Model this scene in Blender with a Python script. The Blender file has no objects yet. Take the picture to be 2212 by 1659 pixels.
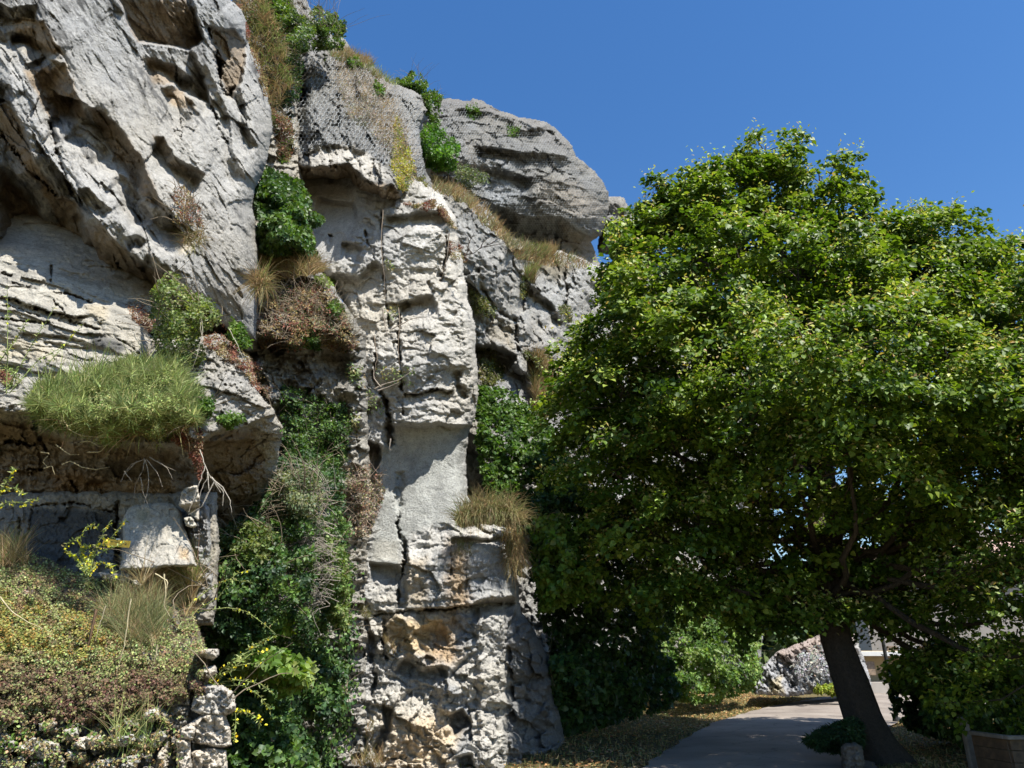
import bpy, math, random
import numpy as np
from mathutils import Vector

S = bpy.context.scene
rng = np.random.default_rng(7)
random.seed(7)
# ------------------------------------------------------------------ camera, sky, sun, exposure
PITCH = math.radians(21.0)
FOC = 25.0 / 36.0 * 2212.0          # focal length measured in the 2212-wide survey units used below
CAM = np.array([0.0, 0.0, 1.6])
cd = bpy.data.cameras.new('camera'); cd.lens = 25.0; cd.sensor_width = 36.0
cd.clip_end = 2000.0; cd.clip_start = 0.05
cam = bpy.data.objects.new('camera', cd); S.collection.objects.link(cam)
cam.location = CAM; cam.rotation_euler = (math.pi / 2 + PITCH, 0, 0)
S.camera = cam
S.render.resolution_x = 1024; S.render.resolution_y = 768
SUN_EL = math.radians(61.0)
SUN_AZ = math.radians(180.0 - 41.0)   # clockwise from the view direction
sdir = Vector((math.sin(SUN_AZ) * math.cos(SUN_EL), math.cos(SUN_AZ) * math.cos(SUN_EL), math.sin(SUN_EL)))
w = bpy.data.worlds.new('World'); S.world = w; w.use_nodes = True
nt = w.node_tree; bg = nt.nodes['Background']
sky = nt.nodes.new('ShaderNodeTexSky'); sky.sky_type = 'NISHITA'; sky.sun_disc = False
sky.sun_elevation = SUN_EL; sky.sun_rotation = SUN_AZ
sky.air_density = 1.2; sky.dust_density = 0.2; sky.ozone_density = 2.0; sky.altitude = 100
hs = nt.nodes.new('ShaderNodeHueSaturation'); hs.inputs['Saturation'].default_value = 1.30; hs.inputs['Hue'].default_value = 0.506
nt.links.new(sky.outputs[0], hs.inputs['Color']); nt.links.new(hs.outputs[0], bg.inputs[0]); bg.inputs[1].default_value = 0.092
sl = bpy.data.lights.new('sun', 'SUN'); sl.energy = 5.0; sl.angle = math.radians(0.5); sl.color = (1.0, 0.955, 0.88)
so = bpy.data.objects.new('sun', sl); S.collection.objects.link(so)
so.rotation_euler = sdir.to_track_quat('Z', 'Y').to_euler(); so.location = sdir * 60
vs = S.view_settings; vs.view_transform = 'Standard'; vs.look = 'None'; vs.exposure = 0.92; vs.gamma = 1.0
vs.use_curve_mapping = False
S.cycles.max_bounces = 6; S.cycles.transparent_max_bounces = 4
S.cycles.diffuse_bounces = 3

# ------------------------------------------------------------------ survey geometry
FW = np.array([0, math.cos(PITCH), math.sin(PITCH)]); UP = np.array([0, -math.sin(PITCH), math.cos(PITCH)])
RT = np.array([1.0, 0, 0])
def teff(vy, t):
    t = np.asarray(t, float); b = (829.5 - np.asarray(vy, float)) / FOC; f = np.clip((t - 9.0) / 2.5, 0, 1); f = f * f * (3 - 2 * f)
    return t * (1 + .15 * f) * FW[1] / (FW[1] + b * UP[1])
def P(vx, vy, t):
    """world point on survey bearing (vx, vy) in the upright plane t metres ahead"""
    vx = np.asarray(vx, float); vy = np.asarray(vy, float); t = teff(vy, t)
    a = (vx - 1106.0) / FOC; b = (829.5 - vy) / FOC
    d = a[..., None] * RT + b[..., None] * UP + FW
    return CAM + d * t[..., None]
def G(vx, vy, z=0.0):
    """point of the level z seen at the bearing"""
    vx = np.asarray(vx, float); vy = np.asarray(vy, float)
    a = (vx - 1106.0) / FOC; b = (829.5 - vy) / FOC
    d = a[..., None] * RT + b[..., None] * UP + FW
    t = (z - CAM[2]) / d[..., 2]
    return CAM + d * t[..., None]
def ZR(ox, oy, s):
    def f(*pts): return [((ox + x * s) * .54004, (oy + y * s) * .54004) for x, y in pts]
    return f
R1 = ZR(0, 0, .5425); R2 = ZR(1000, 0, .6781); R3 = ZR(0, 900, .5425); R4 = ZR(0, 1900, .7064)
R5 = ZR(1100, 800, .663); R6 = ZR(1200, 1900, .7063); R7 = ZR(2200, 2200, .5256); R8 = ZR(3200, 2200, .5255)
RB = ZR(2200, 400, .857); RL = ZR(0, 1600, .4973); RG = ZR(950, 600, .4822); RV = ZR(700, 1900, .7062); RW = ZR(0, 2600, .4521)

# ------------------------------------------------------------------ noise
_T = np.random.default_rng(3).random(65536)
def _h(ix, iy, s):
    return _T[(ix * 374761 + iy * 668265 + s * 7919 + (ix * iy % 1013) * 31) & 65535]
def vnoise(x, y, s=0):
    ix = np.floor(x).astype(np.int64); iy = np.floor(y).astype(np.int64); fx = x - ix; fy = y - iy
    u = fx * fx * fx * (fx * (fx * 6 - 15) + 10); v = fy * fy * fy * (fy * (fy * 6 - 15) + 10)
    a = _h(ix, iy, s); b = _h(ix + 1, iy, s); c = _h(ix, iy + 1, s); d = _h(ix + 1, iy + 1, s)
    return (a + (b - a) * u) * (1 - v) + (c + (d - c) * u) * v - .5
def fbm(x, y, o=4, s=0, g=.5):
    r = 0; a = 1; n = 0
    for i in range(o):
        r = r + a * vnoise(x * 2 ** i + 17.3 * i, y * 2 ** i - 9.1 * i, s + i); n += a; a *= g
    return r / n * 2
def ridged(x, y, o=4, s=0):
    r = 0; a = 1; n = 0
    for i in range(o):
        r = r + a * (1 - np.abs(vnoise(x * 2 ** i + 5.3 * i, y * 2 ** i + 3.1 * i, s + i)) * 4); n += a; a *= .5
    return r / n
def voro(x, y, s=0):
    ix = np.floor(x).astype(np.int64); iy = np.floor(y).astype(np.int64)
    f1 = np.full(x.shape, 9.); f2 = np.full(x.shape, 9.)
    r = [np.zeros(x.shape) for _ in range(5)]
    for i in (-1, 0, 1):
        for j in (-1, 0, 1):
            cx = ix + i; cy = iy + j
            dx = x - (cx + .1 + .8 * _h(cx, cy, s)); dy = y - (cy + .1 + .8 * _h(cx, cy, s + 11))
            d = np.hypot(dx, dy); m = d < f1
            f2 = np.where(m, f1, np.minimum(f2, d)); f1 = np.where(m, d, f1)
            for k, val in enumerate((_h(cx, cy, s + 23), _h(cx, cy, s + 37), _h(cx, cy, s + 41), dx, dy)):
                r[k] = np.where(m, val, r[k])
    return f1, f2, r
def facets(x, y, s=0, tilt=1.15, crack=.10, cw=.09, drop=.8):
    """broken-rock relief: each cell its own tilted plane, sharp joints between"""
    wx = x + .35 * fbm(x * 1.3, y * 1.3, 3, s + 60); wy = y + .35 * fbm(x * 1.3 + 7, y * 1.3, 3, s + 70)
    f1, f2, (a, b, c, dx, dy) = voro(wx, wy, s)
    e = f2 - f1
    return drop * (a - .5) + tilt * ((b - .5) * dx * 2 + (c - .5) * dy * 2) - crack * np.exp(-(e / cw) ** 2)
def sstep(a, b, x):
    t = np.clip((x - a) / (b - a), 0, 1); return t * t * (3 - 2 * t)
def sdf(poly, x, y):
    """positive inside"""
    p = np.array(poly, float); n = len(p); d = np.full(x.shape, 1e9); ins = np.zeros(x.shape, bool)
    for i in range(n):
        a = p[i]; b = p[(i + 1) % n]; e = b - a
        wx = x - a[0]; wy = y - a[1]
        t = np.clip((wx * e[0] + wy * e[1]) / (e @ e + 1e-9), 0, 1)
        d = np.minimum(d, (wx - e[0] * t) ** 2 + (wy - e[1] * t) ** 2)
        c = (a[1] > y) != (b[1] > y)
        with np.errstate(divide='ignore', invalid='ignore'):
            xi = a[0] + (y - a[1]) / (b[1] - a[1] if b[1] != a[1] else 1e-9) * e[0]
        ins ^= c & (x < xi)
    d = np.sqrt(d)
    return np.where(ins, d, -d)
def pline(poly, x, y):
    """distance, side (+ = below when drawn left to right), position 0..1 along it"""
    p = np.array(poly, float); L = np.hypot(*(p[1:] - p[:-1]).T); C = np.concatenate([[0], np.cumsum(L)])
    bd = np.full(x.shape, 1e9); bs = np.ones(x.shape); bt = np.zeros(x.shape)
    for i in range(len(p) - 1):
        a = p[i]; e = p[i + 1] - a
        wx = x - a[0]; wy = y - a[1]
        t = np.clip((wx * e[0] + wy * e[1]) / (e @ e + 1e-9), 0, 1)
        d = np.hypot(wx - e[0] * t, wy - e[1] * t); m = d < bd
        bd = np.where(m, d, bd); bs = np.where(m, np.sign(e[0] * wy - e[1] * wx + 1e-9), bs)
        bt = np.where(m, (C[i] + t * L[i]) / C[-1], bt)
    return bd, bs, bt
def tps(ctrl):
    c = np.array(ctrl, float); p = c[:, :2] / 500.; n = len(c)
    def U(r2): return r2 * np.log(r2 + 1e-9)
    K = U(((p[:, None] - p[None]) ** 2).sum(-1)) + .02 * np.eye(n)
    A = np.zeros((n + 3, n + 3)); A[:n, :n] = K; A[:n, n] = 1; A[:n, n + 1:] = p; A[n, :n] = 1; A[n + 1:, :n] = p.T
    w_ = np.linalg.solve(A, np.concatenate([c[:, 2], [0, 0, 0]]))
    def f(x, y):
        x = x / 500.; y = y / 500.; r = w_[n] + w_[n + 1] * x + w_[n + 2] * y
        for i in range(n): r = r + w_[i] * U((x - p[i, 0]) ** 2 + (y - p[i, 1]) ** 2)
        return r
    return f

# ------------------------------------------------------------------ materials
def newmat(name):
    m = bpy.data.materials.new(name); m.use_nodes = True
    return m, m.node_tree.nodes, m.node_tree.links, m.node_tree.nodes['Principled BSDF']
def node(ns, t, **k):
    n = ns.new(t)
    for a, b in k.items(): setattr(n, a, b)
    return n
def rock_material(name, fine=1.0, bump=.6, rough=.92):
    m, ns, ls, b = newmat(name)
    at = node(ns, 'ShaderNodeAttribute', attribute_name='Col'); tc = node(ns, 'ShaderNodeTexCoord')
    n1 = node(ns, 'ShaderNodeTexNoise'); n1.inputs['Scale'].default_value = 9 * fine; n1.inputs['Detail'].default_value = 9; n1.inputs['Roughness'].default_value = .72
    n2 = node(ns, 'ShaderNodeTexNoise'); n2.inputs['Scale'].default_value = 45 * fine; n2.inputs['Detail'].default_value = 6; n2.inputs['Roughness'].default_value = .75
    vo = node(ns, 'ShaderNodeTexVoronoi'); vo.inputs['Scale'].default_value = 22 * fine
    for n in (n1, n2, vo): ls.new(tc.outputs['Object'], n.inputs['Vector'])
    r1 = node(ns, 'ShaderNodeMapRange'); r1.inputs[1].default_value = .3; r1.inputs[2].default_value = .7; r1.inputs[3].default_value = .74; r1.inputs[4].default_value = 1.3
    ls.new(n1.outputs[0], r1.inputs[0])
    r2 = node(ns, 'ShaderNodeMapRange'); r2.inputs[1].default_value = .32; r2.inputs[2].default_value = .5; r2.inputs[3].default_value = .66; r2.inputs[4].default_value = 1.06
    ls.new(n2.outputs[0], r2.inputs[0])
    mu = node(ns, 'ShaderNodeMath', operation='MULTIPLY'); ls.new(r1.outputs[0], mu.inputs[0]); ls.new(r2.outputs[0], mu.inputs[1])
    n3 = node(ns, 'ShaderNodeTexNoise'); n3.inputs['Scale'].default_value = 28 * fine; n3.inputs['Detail'].default_value = 8; n3.inputs['Roughness'].default_value = .8
    ve = node(ns, 'ShaderNodeTexVoronoi', feature='DISTANCE_TO_EDGE'); ve.inputs['Scale'].default_value = 3.5 * fine
    dst = node(ns, 'ShaderNodeVectorMath', operation='MULTIPLY_ADD'); ls.new(n1.outputs['Color'], dst.inputs[0]); dst.inputs[1].default_value = (.22, .22, .22); ls.new(tc.outputs['Object'], dst.inputs[2])
    ls.new(tc.outputs['Object'], n3.inputs['Vector']); ls.new(dst.outputs[0], ve.inputs['Vector'])
    r3 = node(ns, 'ShaderNodeMapRange'); r3.inputs[1].default_value = .54; r3.inputs[2].default_value = .66; r3.inputs[3].default_value = 1.0; r3.inputs[4].default_value = .42; ls.new(n3.outputs[0], r3.inputs[0])
    r4 = node(ns, 'ShaderNodeMapRange'); r4.inputs[1].default_value = .0; r4.inputs[2].default_value = .012; r4.inputs[3].default_value = .0; r4.inputs[4].default_value = 1.0; ls.new(ve.outputs['Distance'], r4.inputs[0])
    mu2 = node(ns, 'ShaderNodeMath', operation='MULTIPLY'); ls.new(mu.outputs[0], mu2.inputs[0]); ls.new(r3.outputs[0], mu2.inputs[1])
    mx = node(ns, 'ShaderNodeVectorMath', operation='SCALE'); ls.new(at.outputs['Color'], mx.inputs[0]); ls.new(mu2.outputs[0], mx.inputs['Scale'])
    ls.new(mx.outputs[0], b.inputs['Base Color'])
    ad = node(ns, 'ShaderNodeMath', operation='MULTIPLY_ADD'); ls.new(n1.outputs[0], ad.inputs[0]); ad.inputs[1].default_value = 2.0; ls.new(n2.outputs[0], ad.inputs[2])
    a2 = node(ns, 'ShaderNodeMath', operation='MULTIPLY_ADD'); ls.new(vo.outputs['Distance'], a2.inputs[0]); a2.inputs[1].default_value = .5; ls.new(ad.outputs[0], a2.inputs[2])
    a3 = node(ns, 'ShaderNodeMath', operation='MULTIPLY_ADD'); ls.new(r4.outputs[0], a3.inputs[0]); a3.inputs[1].default_value = .3; ls.new(a2.outputs[0], a3.inputs[2])
    a4 = node(ns, 'ShaderNodeMath', operation='MULTIPLY_ADD'); ls.new(n3.outputs[0], a4.inputs[0]); a4.inputs[1].default_value = 1.2; ls.new(a3.outputs[0], a4.inputs[2])
    bp = node(ns, 'ShaderNodeBump'); bp.inputs['Strength'].default_value = bump; bp.inputs['Distance'].default_value = .045 / fine
    ls.new(a4.outputs[0], bp.inputs['Height']); ls.new(bp.outputs[0], b.inputs['Normal'])
    b.inputs['Roughness'].default_value = rough; b.inputs['Specular IOR Level'].default_value = .2
    return m
def leaf_material(name, trans=.35, rough=.45, spec=.4, tint=(1.7, 1.8, .6, 1)):
    m, ns, ls, b = newmat(name)
    at = node(ns, 'ShaderNodeAttribute', attribute_name='Col')
    ls.new(at.outputs['Color'], b.inputs['Base Color'])
    b.inputs['Roughness'].default_value = rough; b.inputs['Specular IOR Level'].default_value = spec
    tr = node(ns, 'ShaderNodeBsdfTranslucent')
    hs = node(ns, 'ShaderNodeMix', data_type='RGBA', blend_type='MULTIPLY'); hs.inputs[0].default_value = 1
    ls.new(at.outputs['Color'], hs.inputs[6]); hs.inputs[7].default_value = tint
    ls.new(hs.outputs[2], tr.inputs['Color'])
    mx = node(ns, 'ShaderNodeMixShader'); mx.inputs[0].default_value = trans
    ls.new(b.outputs[0], mx.inputs[1]); ls.new(tr.outputs[0], mx.inputs[2])
    ls.new(mx.outputs[0], ns['Material Output'].inputs['Surface'])
    return m
def plain(name, col, rough=.8, metal=0., scale=8., amt=.35, bump=.2, detail=5):
    m, ns, ls, b = newmat(name)
    tc = node(ns, 'ShaderNodeTexCoord'); n = node(ns, 'ShaderNodeTexNoise'); n.inputs['Scale'].default_value = scale; n.inputs['Detail'].default_value = detail
    ls.new(tc.outputs['Object'], n.inputs['Vector'])
    r = node(ns, 'ShaderNodeMapRange'); r.inputs[1].default_value = .3; r.inputs[2].default_value = .7; r.inputs[3].default_value = 1 - amt; r.inputs[4].default_value = 1 + amt
    ls.new(n.outputs[0], r.inputs[0])
    mx = node(ns, 'ShaderNodeVectorMath', operation='SCALE'); mx.inputs[0].default_value = col; ls.new(r.outputs[0], mx.inputs['Scale'])
    ls.new(mx.outputs[0], b.inputs['Base Color'])
    b.inputs['Roughness'].default_value = rough; b.inputs['Metallic'].default_value = metal
    bp = node(ns, 'ShaderNodeBump'); bp.inputs['Strength'].default_value = bump; bp.inputs['Distance'].default_value = .02
    ls.new(n.outputs[0], bp.inputs['Height']); ls.new(bp.outputs[0], b.inputs['Normal'])
    return m
M_ROCK = rock_material('limestone', 1.0, .7)
M_ROCKFAR = rock_material('limestone_far', .6, .8)
M_STONE = rock_material('stone', 2.0, .6)
M_SOIL = rock_material('soil', 1.5, .8)
M_LEAF = leaf_material('leaf', .27, .5, .3)
M_IVY = leaf_material('ivy_leaf', .22, .5, .35)
M_DRY = leaf_material('dry_leaf', .25, .8, .1, (1, 1, .95, 1))
M_TWIG = rock_material('twig', 3.0, .3)
M_BARK = rock_material('bark', 1.6, 1.0)

# ------------------------------------------------------------------ mesh output
def mesh(name, V, F, mat, col=None, parent=None, smooth=False):
    V = np.asarray(V, np.float32); F = np.asarray(F, np.int32); k = F.shape[1]
    me = bpy.data.meshes.new(name); me.vertices.add(len(V)); me.vertices.foreach_set('co', V.ravel())
    me.loops.add(F.size); me.loops.foreach_set('vertex_index', F.ravel())
    me.polygons.add(len(F)); me.polygons.foreach_set('loop_start', np.arange(0, F.size, k, dtype=np.int32))
    me.polygons.foreach_set('loop_total', np.full(len(F), k, np.int32))
    if smooth: me.polygons.foreach_set('use_smooth', np.ones(len(F), bool))
    if col is not None:
        col = np.asarray(col, np.float32)
        if col.ndim == 1: col = np.tile(col, (len(V), 1))
        a = me.color_attributes.new('Col', 'FLOAT_COLOR', 'POINT')
        a.data.foreach_set('color', np.concatenate([np.clip(col, 0, 1), np.ones((len(V), 1), np.float32)], 1).astype(np.float32).ravel())
    me.update(calc_edges=True); me.validate()
    me.materials.append(mat)
    o = bpy.data.objects.new(name, me); S.collection.objects.link(o)
    if parent is not None: o.parent = parent; o.matrix_parent_inverse = parent.matrix_world.inverted() if False else o.matrix_parent_inverse
    return o
def tag(o, label=None, cat=None, group=None, kind=None):
    if label: o['label'] = label
    if cat: o['category'] = cat
    if group: o['group'] = group
    if kind: o['kind'] = kind
    return o
def thing(name, label, cat, group=None):
    o = bpy.data.objects.new(name, None); S.collection.objects.link(o); return tag(o, label, cat, group)

# depth map of what has been built (for rooting plants on the rock)
ZS = 2.0; ZW, ZH = 1260, 930; ZO = -120.0
ZB = np.full((ZH, ZW), 1e9)
def zput(x, y, t):
    ix = ((x - ZO) / ZS).round().astype(int); iy = ((y - ZO) / ZS).round().astype(int)
    m = (ix >= 0) & (ix < ZW) & (iy >= 0) & (iy < ZH)
    np.minimum.at(ZB, (iy[m], ix[m]), t[m])
def zget(x, y, fallback=None):
    ix = np.clip(((x - ZO) / ZS).round().astype(int), 0, ZW - 1); iy = np.clip(((y - ZO) / ZS).round().astype(int), 0, ZH - 1)
    t = ZB[iy, ix]
    if fallback is not None: t = np.where(t > 1e8, fallback, t)
    return t

# ------------------------------------------------------------------ rock masses
GREY = np.array([.40, .385, .35]); WARM = np.array([.44, .39, .30]); COOL = np.array([.30, .31, .32])
BROWN = np.array([.27, .20, .125]); OCHRE = np.array([.42, .25, .085]); DARK = np.array([.07, .07, .068])
PALE = np.array([.52, .49, .43]); SHOT = np.array([.34, .345, .32]); MOSS = np.array([.13, .13, .04])
def mass(name, outline, depth, g=1.9, roll=(40, 1.0), relief=(), feats=(), stains_shade=(), base=GREY, calm=(), seed=0,
         mat=None, parent=None, ragged=5.0, lichen=.5, warmth=.5, streak=(0.0, 1.0), thick=1.2, mottled=1.0, nomap=False):
    """one rock body: a surveyed outline, a smooth base form, relief and joints, and a closed rear"""
    p = np.array(outline); x0, y0 = p.min(0) - 6; x1, y1 = p.max(0) + 6
    nx = int((x1 - x0) / g) + 2; ny = int((y1 - y0) / g) + 2
    X, Y = np.meshgrid(x0 + np.arange(nx) * g, y0 + np.arange(ny) * g)
    wx = X + ragged * fbm(X / 28, Y / 28, 4, seed + 5, .6); wy = Y + ragged * fbm(X / 28 + 40, Y / 28, 4, seed + 6, .6)
    s = sdf(outline, wx, wy)
    base_t = depth(X, Y) if callable(depth) else tps(depth)(X, Y) if isinstance(depth, list) else np.full(X.shape, float(depth))
    sc = np.median(base_t) / FOC                     # metres per survey unit
    fw_x = X + 5 * fbm(X / 22, Y / 22, 4, seed + 8, .6); fw_y = Y + 5 * fbm(X / 22 + 30, Y / 22 + 9, 4, seed + 9, .6)
    H = np.zeros(X.shape)
    quiet = np.ones(X.shape)
    for poly, amt, soft in calm: quiet = quiet * (1 - (1 - amt) * sstep(-soft, soft, sdf(poly, fw_x, fw_y)))
    for r in relief:
        k, size, amp = r[0], r[1], r[2]; ang = math.radians(r[3] if len(r) > 3 else 0); asp = r[4] if len(r) > 4 else 1.0
        ca, sa = math.cos(ang), math.sin(ang)
        u = (X * ca + Y * sa) / (size * asp); v = (-X * sa + Y * ca) / size
        sd = seed + int(size) + len(k)
        if k == 'fbm': h = fbm(u, v, 5, sd, .55)
        elif k == 'facet': h = facets(u, v, sd)
        elif k == 'block': h = facets(u, v, sd, .45, .45, .1, 1.0)
        elif k == 'ridge': h = ridged(u, v, 4, sd)
        elif k == 'strata':                            # bedding: saw-tooth courses of uneven height
            q = v + .25 * fbm(u * .7, v * .3, 3, sd) + .12 * fbm(u * 4, v * 2, 3, sd + 1)
            f = q - np.floor(q); r0 = _h(np.floor(q).astype(np.int64), np.zeros_like(q).astype(np.int64), sd)
            h = (r0 - .3) * (f ** .6 * (1 - sstep(.86, 1.0, f))) * (1 + .8 * fbm(u * 1.5, q * .5, 3, sd + 3))
        H += amp * h * quiet
    for f in feats:
        if f[0] == 'lip':                              # (lip, line, drop, face width, recovery)
            d, sg, t = pline(f[1], fw_x, fw_y); q = d * sg
            wv = f[3] * (1 + .5 * fbm(X / 60, Y / 60, 3, seed + 12))
            r_ = f[4]; end = sstep(0, .12, t) * (1 - sstep(.88, 1, t)) if len(f) < 6 else 1.0
            prof = np.where(q > 0, -np.clip(q / wv, 0, 1) * (1 - sstep(wv, wv + r_, q)), 0)
            prof = prof + .25 * np.exp(-(np.minimum(q, 0) / (f[3] * 1.2 + 4)) ** 2) * (q <= 0) + .25 * np.clip(1 - q / 4., 0, 1) * (q > 0)
            H += f[2] * prof * end
        elif f[0] == 'crack':                          # (crack, line, width, depth)
            d, sg, t = pline(f[1], fw_x, fw_y)
            wv = f[2] * (1 + .7 * fbm(X / 25, Y / 25, 3, seed + 15))
            jg = 1.6 * fbm(X / 5, Y / 5, 3, seed + 16) * min(f[2], 3)
            gate = .25 + .75 * sstep(-.35, .15, fbm(X / 30, Y / 30, 3, seed + 17))
            H -= f[3] * gate * np.exp(-(np.abs(d + jg) / np.maximum(wv * .75, .9)) ** 2.2) * sstep(0, .08, t) * (1 - sstep(.92, 1, t))
        elif f[0] == 'rough':                          # (rough, polygon, size, height, softness)
            H += sstep(-f[4], f[4], sdf(f[1], X, Y)) * f[3] * facets(X / f[2], Y / (f[2] * 1.15), seed + 77, 1.5, .1, .08, .9)
        elif f[0] == 'area':                           # (area, polygon, height, softness, tilt right, tilt down)
            q = sdf(f[1], fw_x, fw_y); m = sstep(-f[3], f[3], q)
            c = np.mean(np.array(f[1]), 0); tx, ty = (f[4], f[5]) if len(f) > 4 else (0, 0)
            H += m * (f[2] + tx * (X - c[0]) * sc + ty * (Y - c[1]) * sc)
    rw, R = roll
    q = np.clip(1 - np.maximum(s, 0) / rw, 0, 1)
    T = base_t - H + R * (1 - np.sqrt(np.maximum(1 - q * q, 0)))
    ok = s > 0
    # colour: weathering, lichen, stained and shade-darkened patches
    xm, ym = X * sc, Y * sc
    c = base[None, None] * (1 + .22 * mottled * fbm(xm * 1.1, ym * 1.1, 5, seed + 21, .6))[..., None]
    f = np.clip(.5 * warmth + .8 * fbm(xm * .7, ym * .7, 4, seed + 22), 0, 1)[..., None]; c = c * (1 - .6 * f) + WARM * .6 * f * (base.mean() / GREY.mean())
    f = np.clip(1.4 * fbm(xm * .9 + 9, ym * .9, 5, seed + 23, .6) - .1, 0, 1)[..., None]; c = c * (1 - .7 * f) + COOL * .7 * f
    ang, asp = math.radians(streak[0]), streak[1]; ca, sa = math.cos(ang), math.sin(ang)
    lu = (xm * ca + ym * sa) / asp * 9; lv = (-xm * sa + ym * ca) * 9
    f = sstep(.0, .38, fbm(lu, lv, 5, seed + 24, .8) + .25 * fbm(xm * .5, ym * .5, 3, seed + 25))[..., None] * lichen
    c = c * (1 - f) + DARK * 1.4 * f
    for st in stains_shade:                                  # (polygon, colour, strength, softness)
        q = sdf(st[0], fw_x, fw_y) + st[3] * .9 * fbm(X / (st[3] * 2 + 6), Y / (st[3] * 2 + 6), 5, seed + 31, .7)
        f = (sstep(-st[3], st[3], q) * st[2])[..., None]
        c = c * (1 - f) + st[1] * (1 + .3 * fbm(xm * 4, ym * 4, 4, seed + 32)[..., None]) * f
    idx = -np.ones(X.shape, int)
    cell = ok[:-1, :-1] & ok[1:, :-1] & ok[:-1, 1:] & ok[1:, 1:]
    use = np.zeros(X.shape, bool)
    use[:-1, :-1] |= cell; use[1:, :-1] |= cell; use[:-1, 1:] |= cell; use[1:, 1:] |= cell
    idx[use] = np.arange(use.sum()); n = int(use.sum())
    V = P(X[use], Y[use], T[use]); C = c[use]
    F = np.stack([idx[:-1, :-1][cell], idx[1:, :-1][cell], idx[1:, 1:][cell], idx[:-1, 1:][cell]], 1)
    # rear skirt and back so that the body has thickness
    E = np.concatenate([F[:, [0, 1]], F[:, [1, 2]], F[:, [2, 3]], F[:, [3, 0]]]); key = E[:, 0] * n + E[:, 1]; rk = E[:, 1] * n + E[:, 0]
    be = E[~np.isin(key, rk)]; bv = np.unique(be); mp = -np.ones(n, int); mp[bv] = n + np.arange(len(bv))
    away = (V[bv] - CAM) / np.linalg.norm(V[bv] - CAM, axis=1)[:, None]
    back = V[bv] + away * thick + (V[bv].mean(0) - V[bv]) * .04
    F2 = np.stack([be[:, 1], be[:, 0], mp[be[:, 0]], mp[be[:, 1]]], 1)
    ctr = n + len(bv)
    V = np.concatenate([V, back, back.mean(0)[None] + [0, thick * .5, 0]]); C = np.concatenate([C, C[bv], C[:1]])
    F = np.concatenate([F, F2])
    o = mesh(name, V, F, mat or M_ROCK, C, parent, smooth=True)
    if not nomap: zput(X[ok], Y[ok], T[ok])
    return o

# ================================================================== THE CLIFF
struct = dict(kind='structure')
# --- far cliff, rear right
M10 = [(905, 225)] + R2((1100, 596), (1160, 575), (1300, 592), (1315, 580), (1375, 590), (1400, 612), (1500, 660), (1600, 695), (1680, 700), (1750, 715), (1830, 770),
       (1900, 860), (1930, 920), (2010, 990), (2080, 1060), (2115, 1130), (2117, 1240), (2095, 1340), (2070, 1395), (2010, 1430), (2060, 1540), (2200, 1700), (1500, 1800), (1100, 1300), (980, 1000))
o = mass('far_cliff', M10, [(930, 220, 23), (1050, 250, 24), (1250, 300, 28), (1310, 400, 31), (1250, 480, 27), (1100, 440, 24.5), (960, 380, 22), (1180, 360, 25), (1250, 545, 31), (1150, 560, 28)],
         roll=(70, 3.0), relief=[('fbm', 150, .9, 15, 1.6), ('facet', 60, .32, 12, 2.2), ('strata', 26, .28, 10, 3.), ('facet', 20, .24, 10, 1.8), ('facet', 8, .13, 10, 1.5), ('fbm', 9, .06)],
         feats=[('lip', R2((1180, 620), (1400, 660), (1560, 700), (1800, 790)), .6, 10, 90), ('lip', R2((1300, 850), (1500, 880), (1760, 900), (1900, 930)), .7, 12, 110),
                ('lip', R2((1500, 700), (1620, 770), (1750, 740), (1880, 880)), .5, 10, 50), ('lip', R2((1200, 950), (1450, 990), (1700, 1060)), .5, 12, 80),
                ('lip', R2((1380, 1180), (1600, 1270), (1830, 1280), (1980, 1380), (2090, 1370)), 1.6, 40, 120), ('crack', R2((1760, 930), (1785, 1000), (1770, 1080)), 3.5, .8),
                ('crack', R2((1800, 1280), (1810, 1400), (1790, 1480)), 4, .5)],
         stains_shade=[(R2((1360, 960), (1520, 950), (1600, 1150), (1450, 1250), (1350, 1120)), np.array([.36, .38, .40]), .7, 20),
                 (R2((1700, 1050), (1900, 1100), (2080, 1250), (1900, 1250), (1700, 1180)), np.array([.36, .31, .25]), .7, 25),
                 (R2((1830, 1330), (2050, 1400), (2000, 1500), (1840, 1440)), BROWN, .5, 12), (R2((1100, 560), (1300, 560), (1900, 850), (1850, 900), (1500, 720), (1100, 650)), np.array([.19, .18, .17]), .75, 22)],
         base=np.array([.23, .225, .21]), lichen=.5, streak=(12, 3.), seed=101, mat=M_ROCKFAR, thick=6, ragged=4)
tag(o, 'rounded grey far cliff under wire netting at the end of the rock wall', kind='structure')
o = mass('far_rock_shoulder', R2((2080, 1150), (2150, 1150), (2200, 1165), (2300, 1300), (2250, 1500), (2050, 1500)), 36., roll=(20, 2), relief=[('strata', 14, .4, 5, 3), ('facet', 14, .3)],
         base=np.array([.25, .245, .23]), seed=108, mat=M_ROCKFAR, thick=4)
tag(o, kind='structure')
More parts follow.
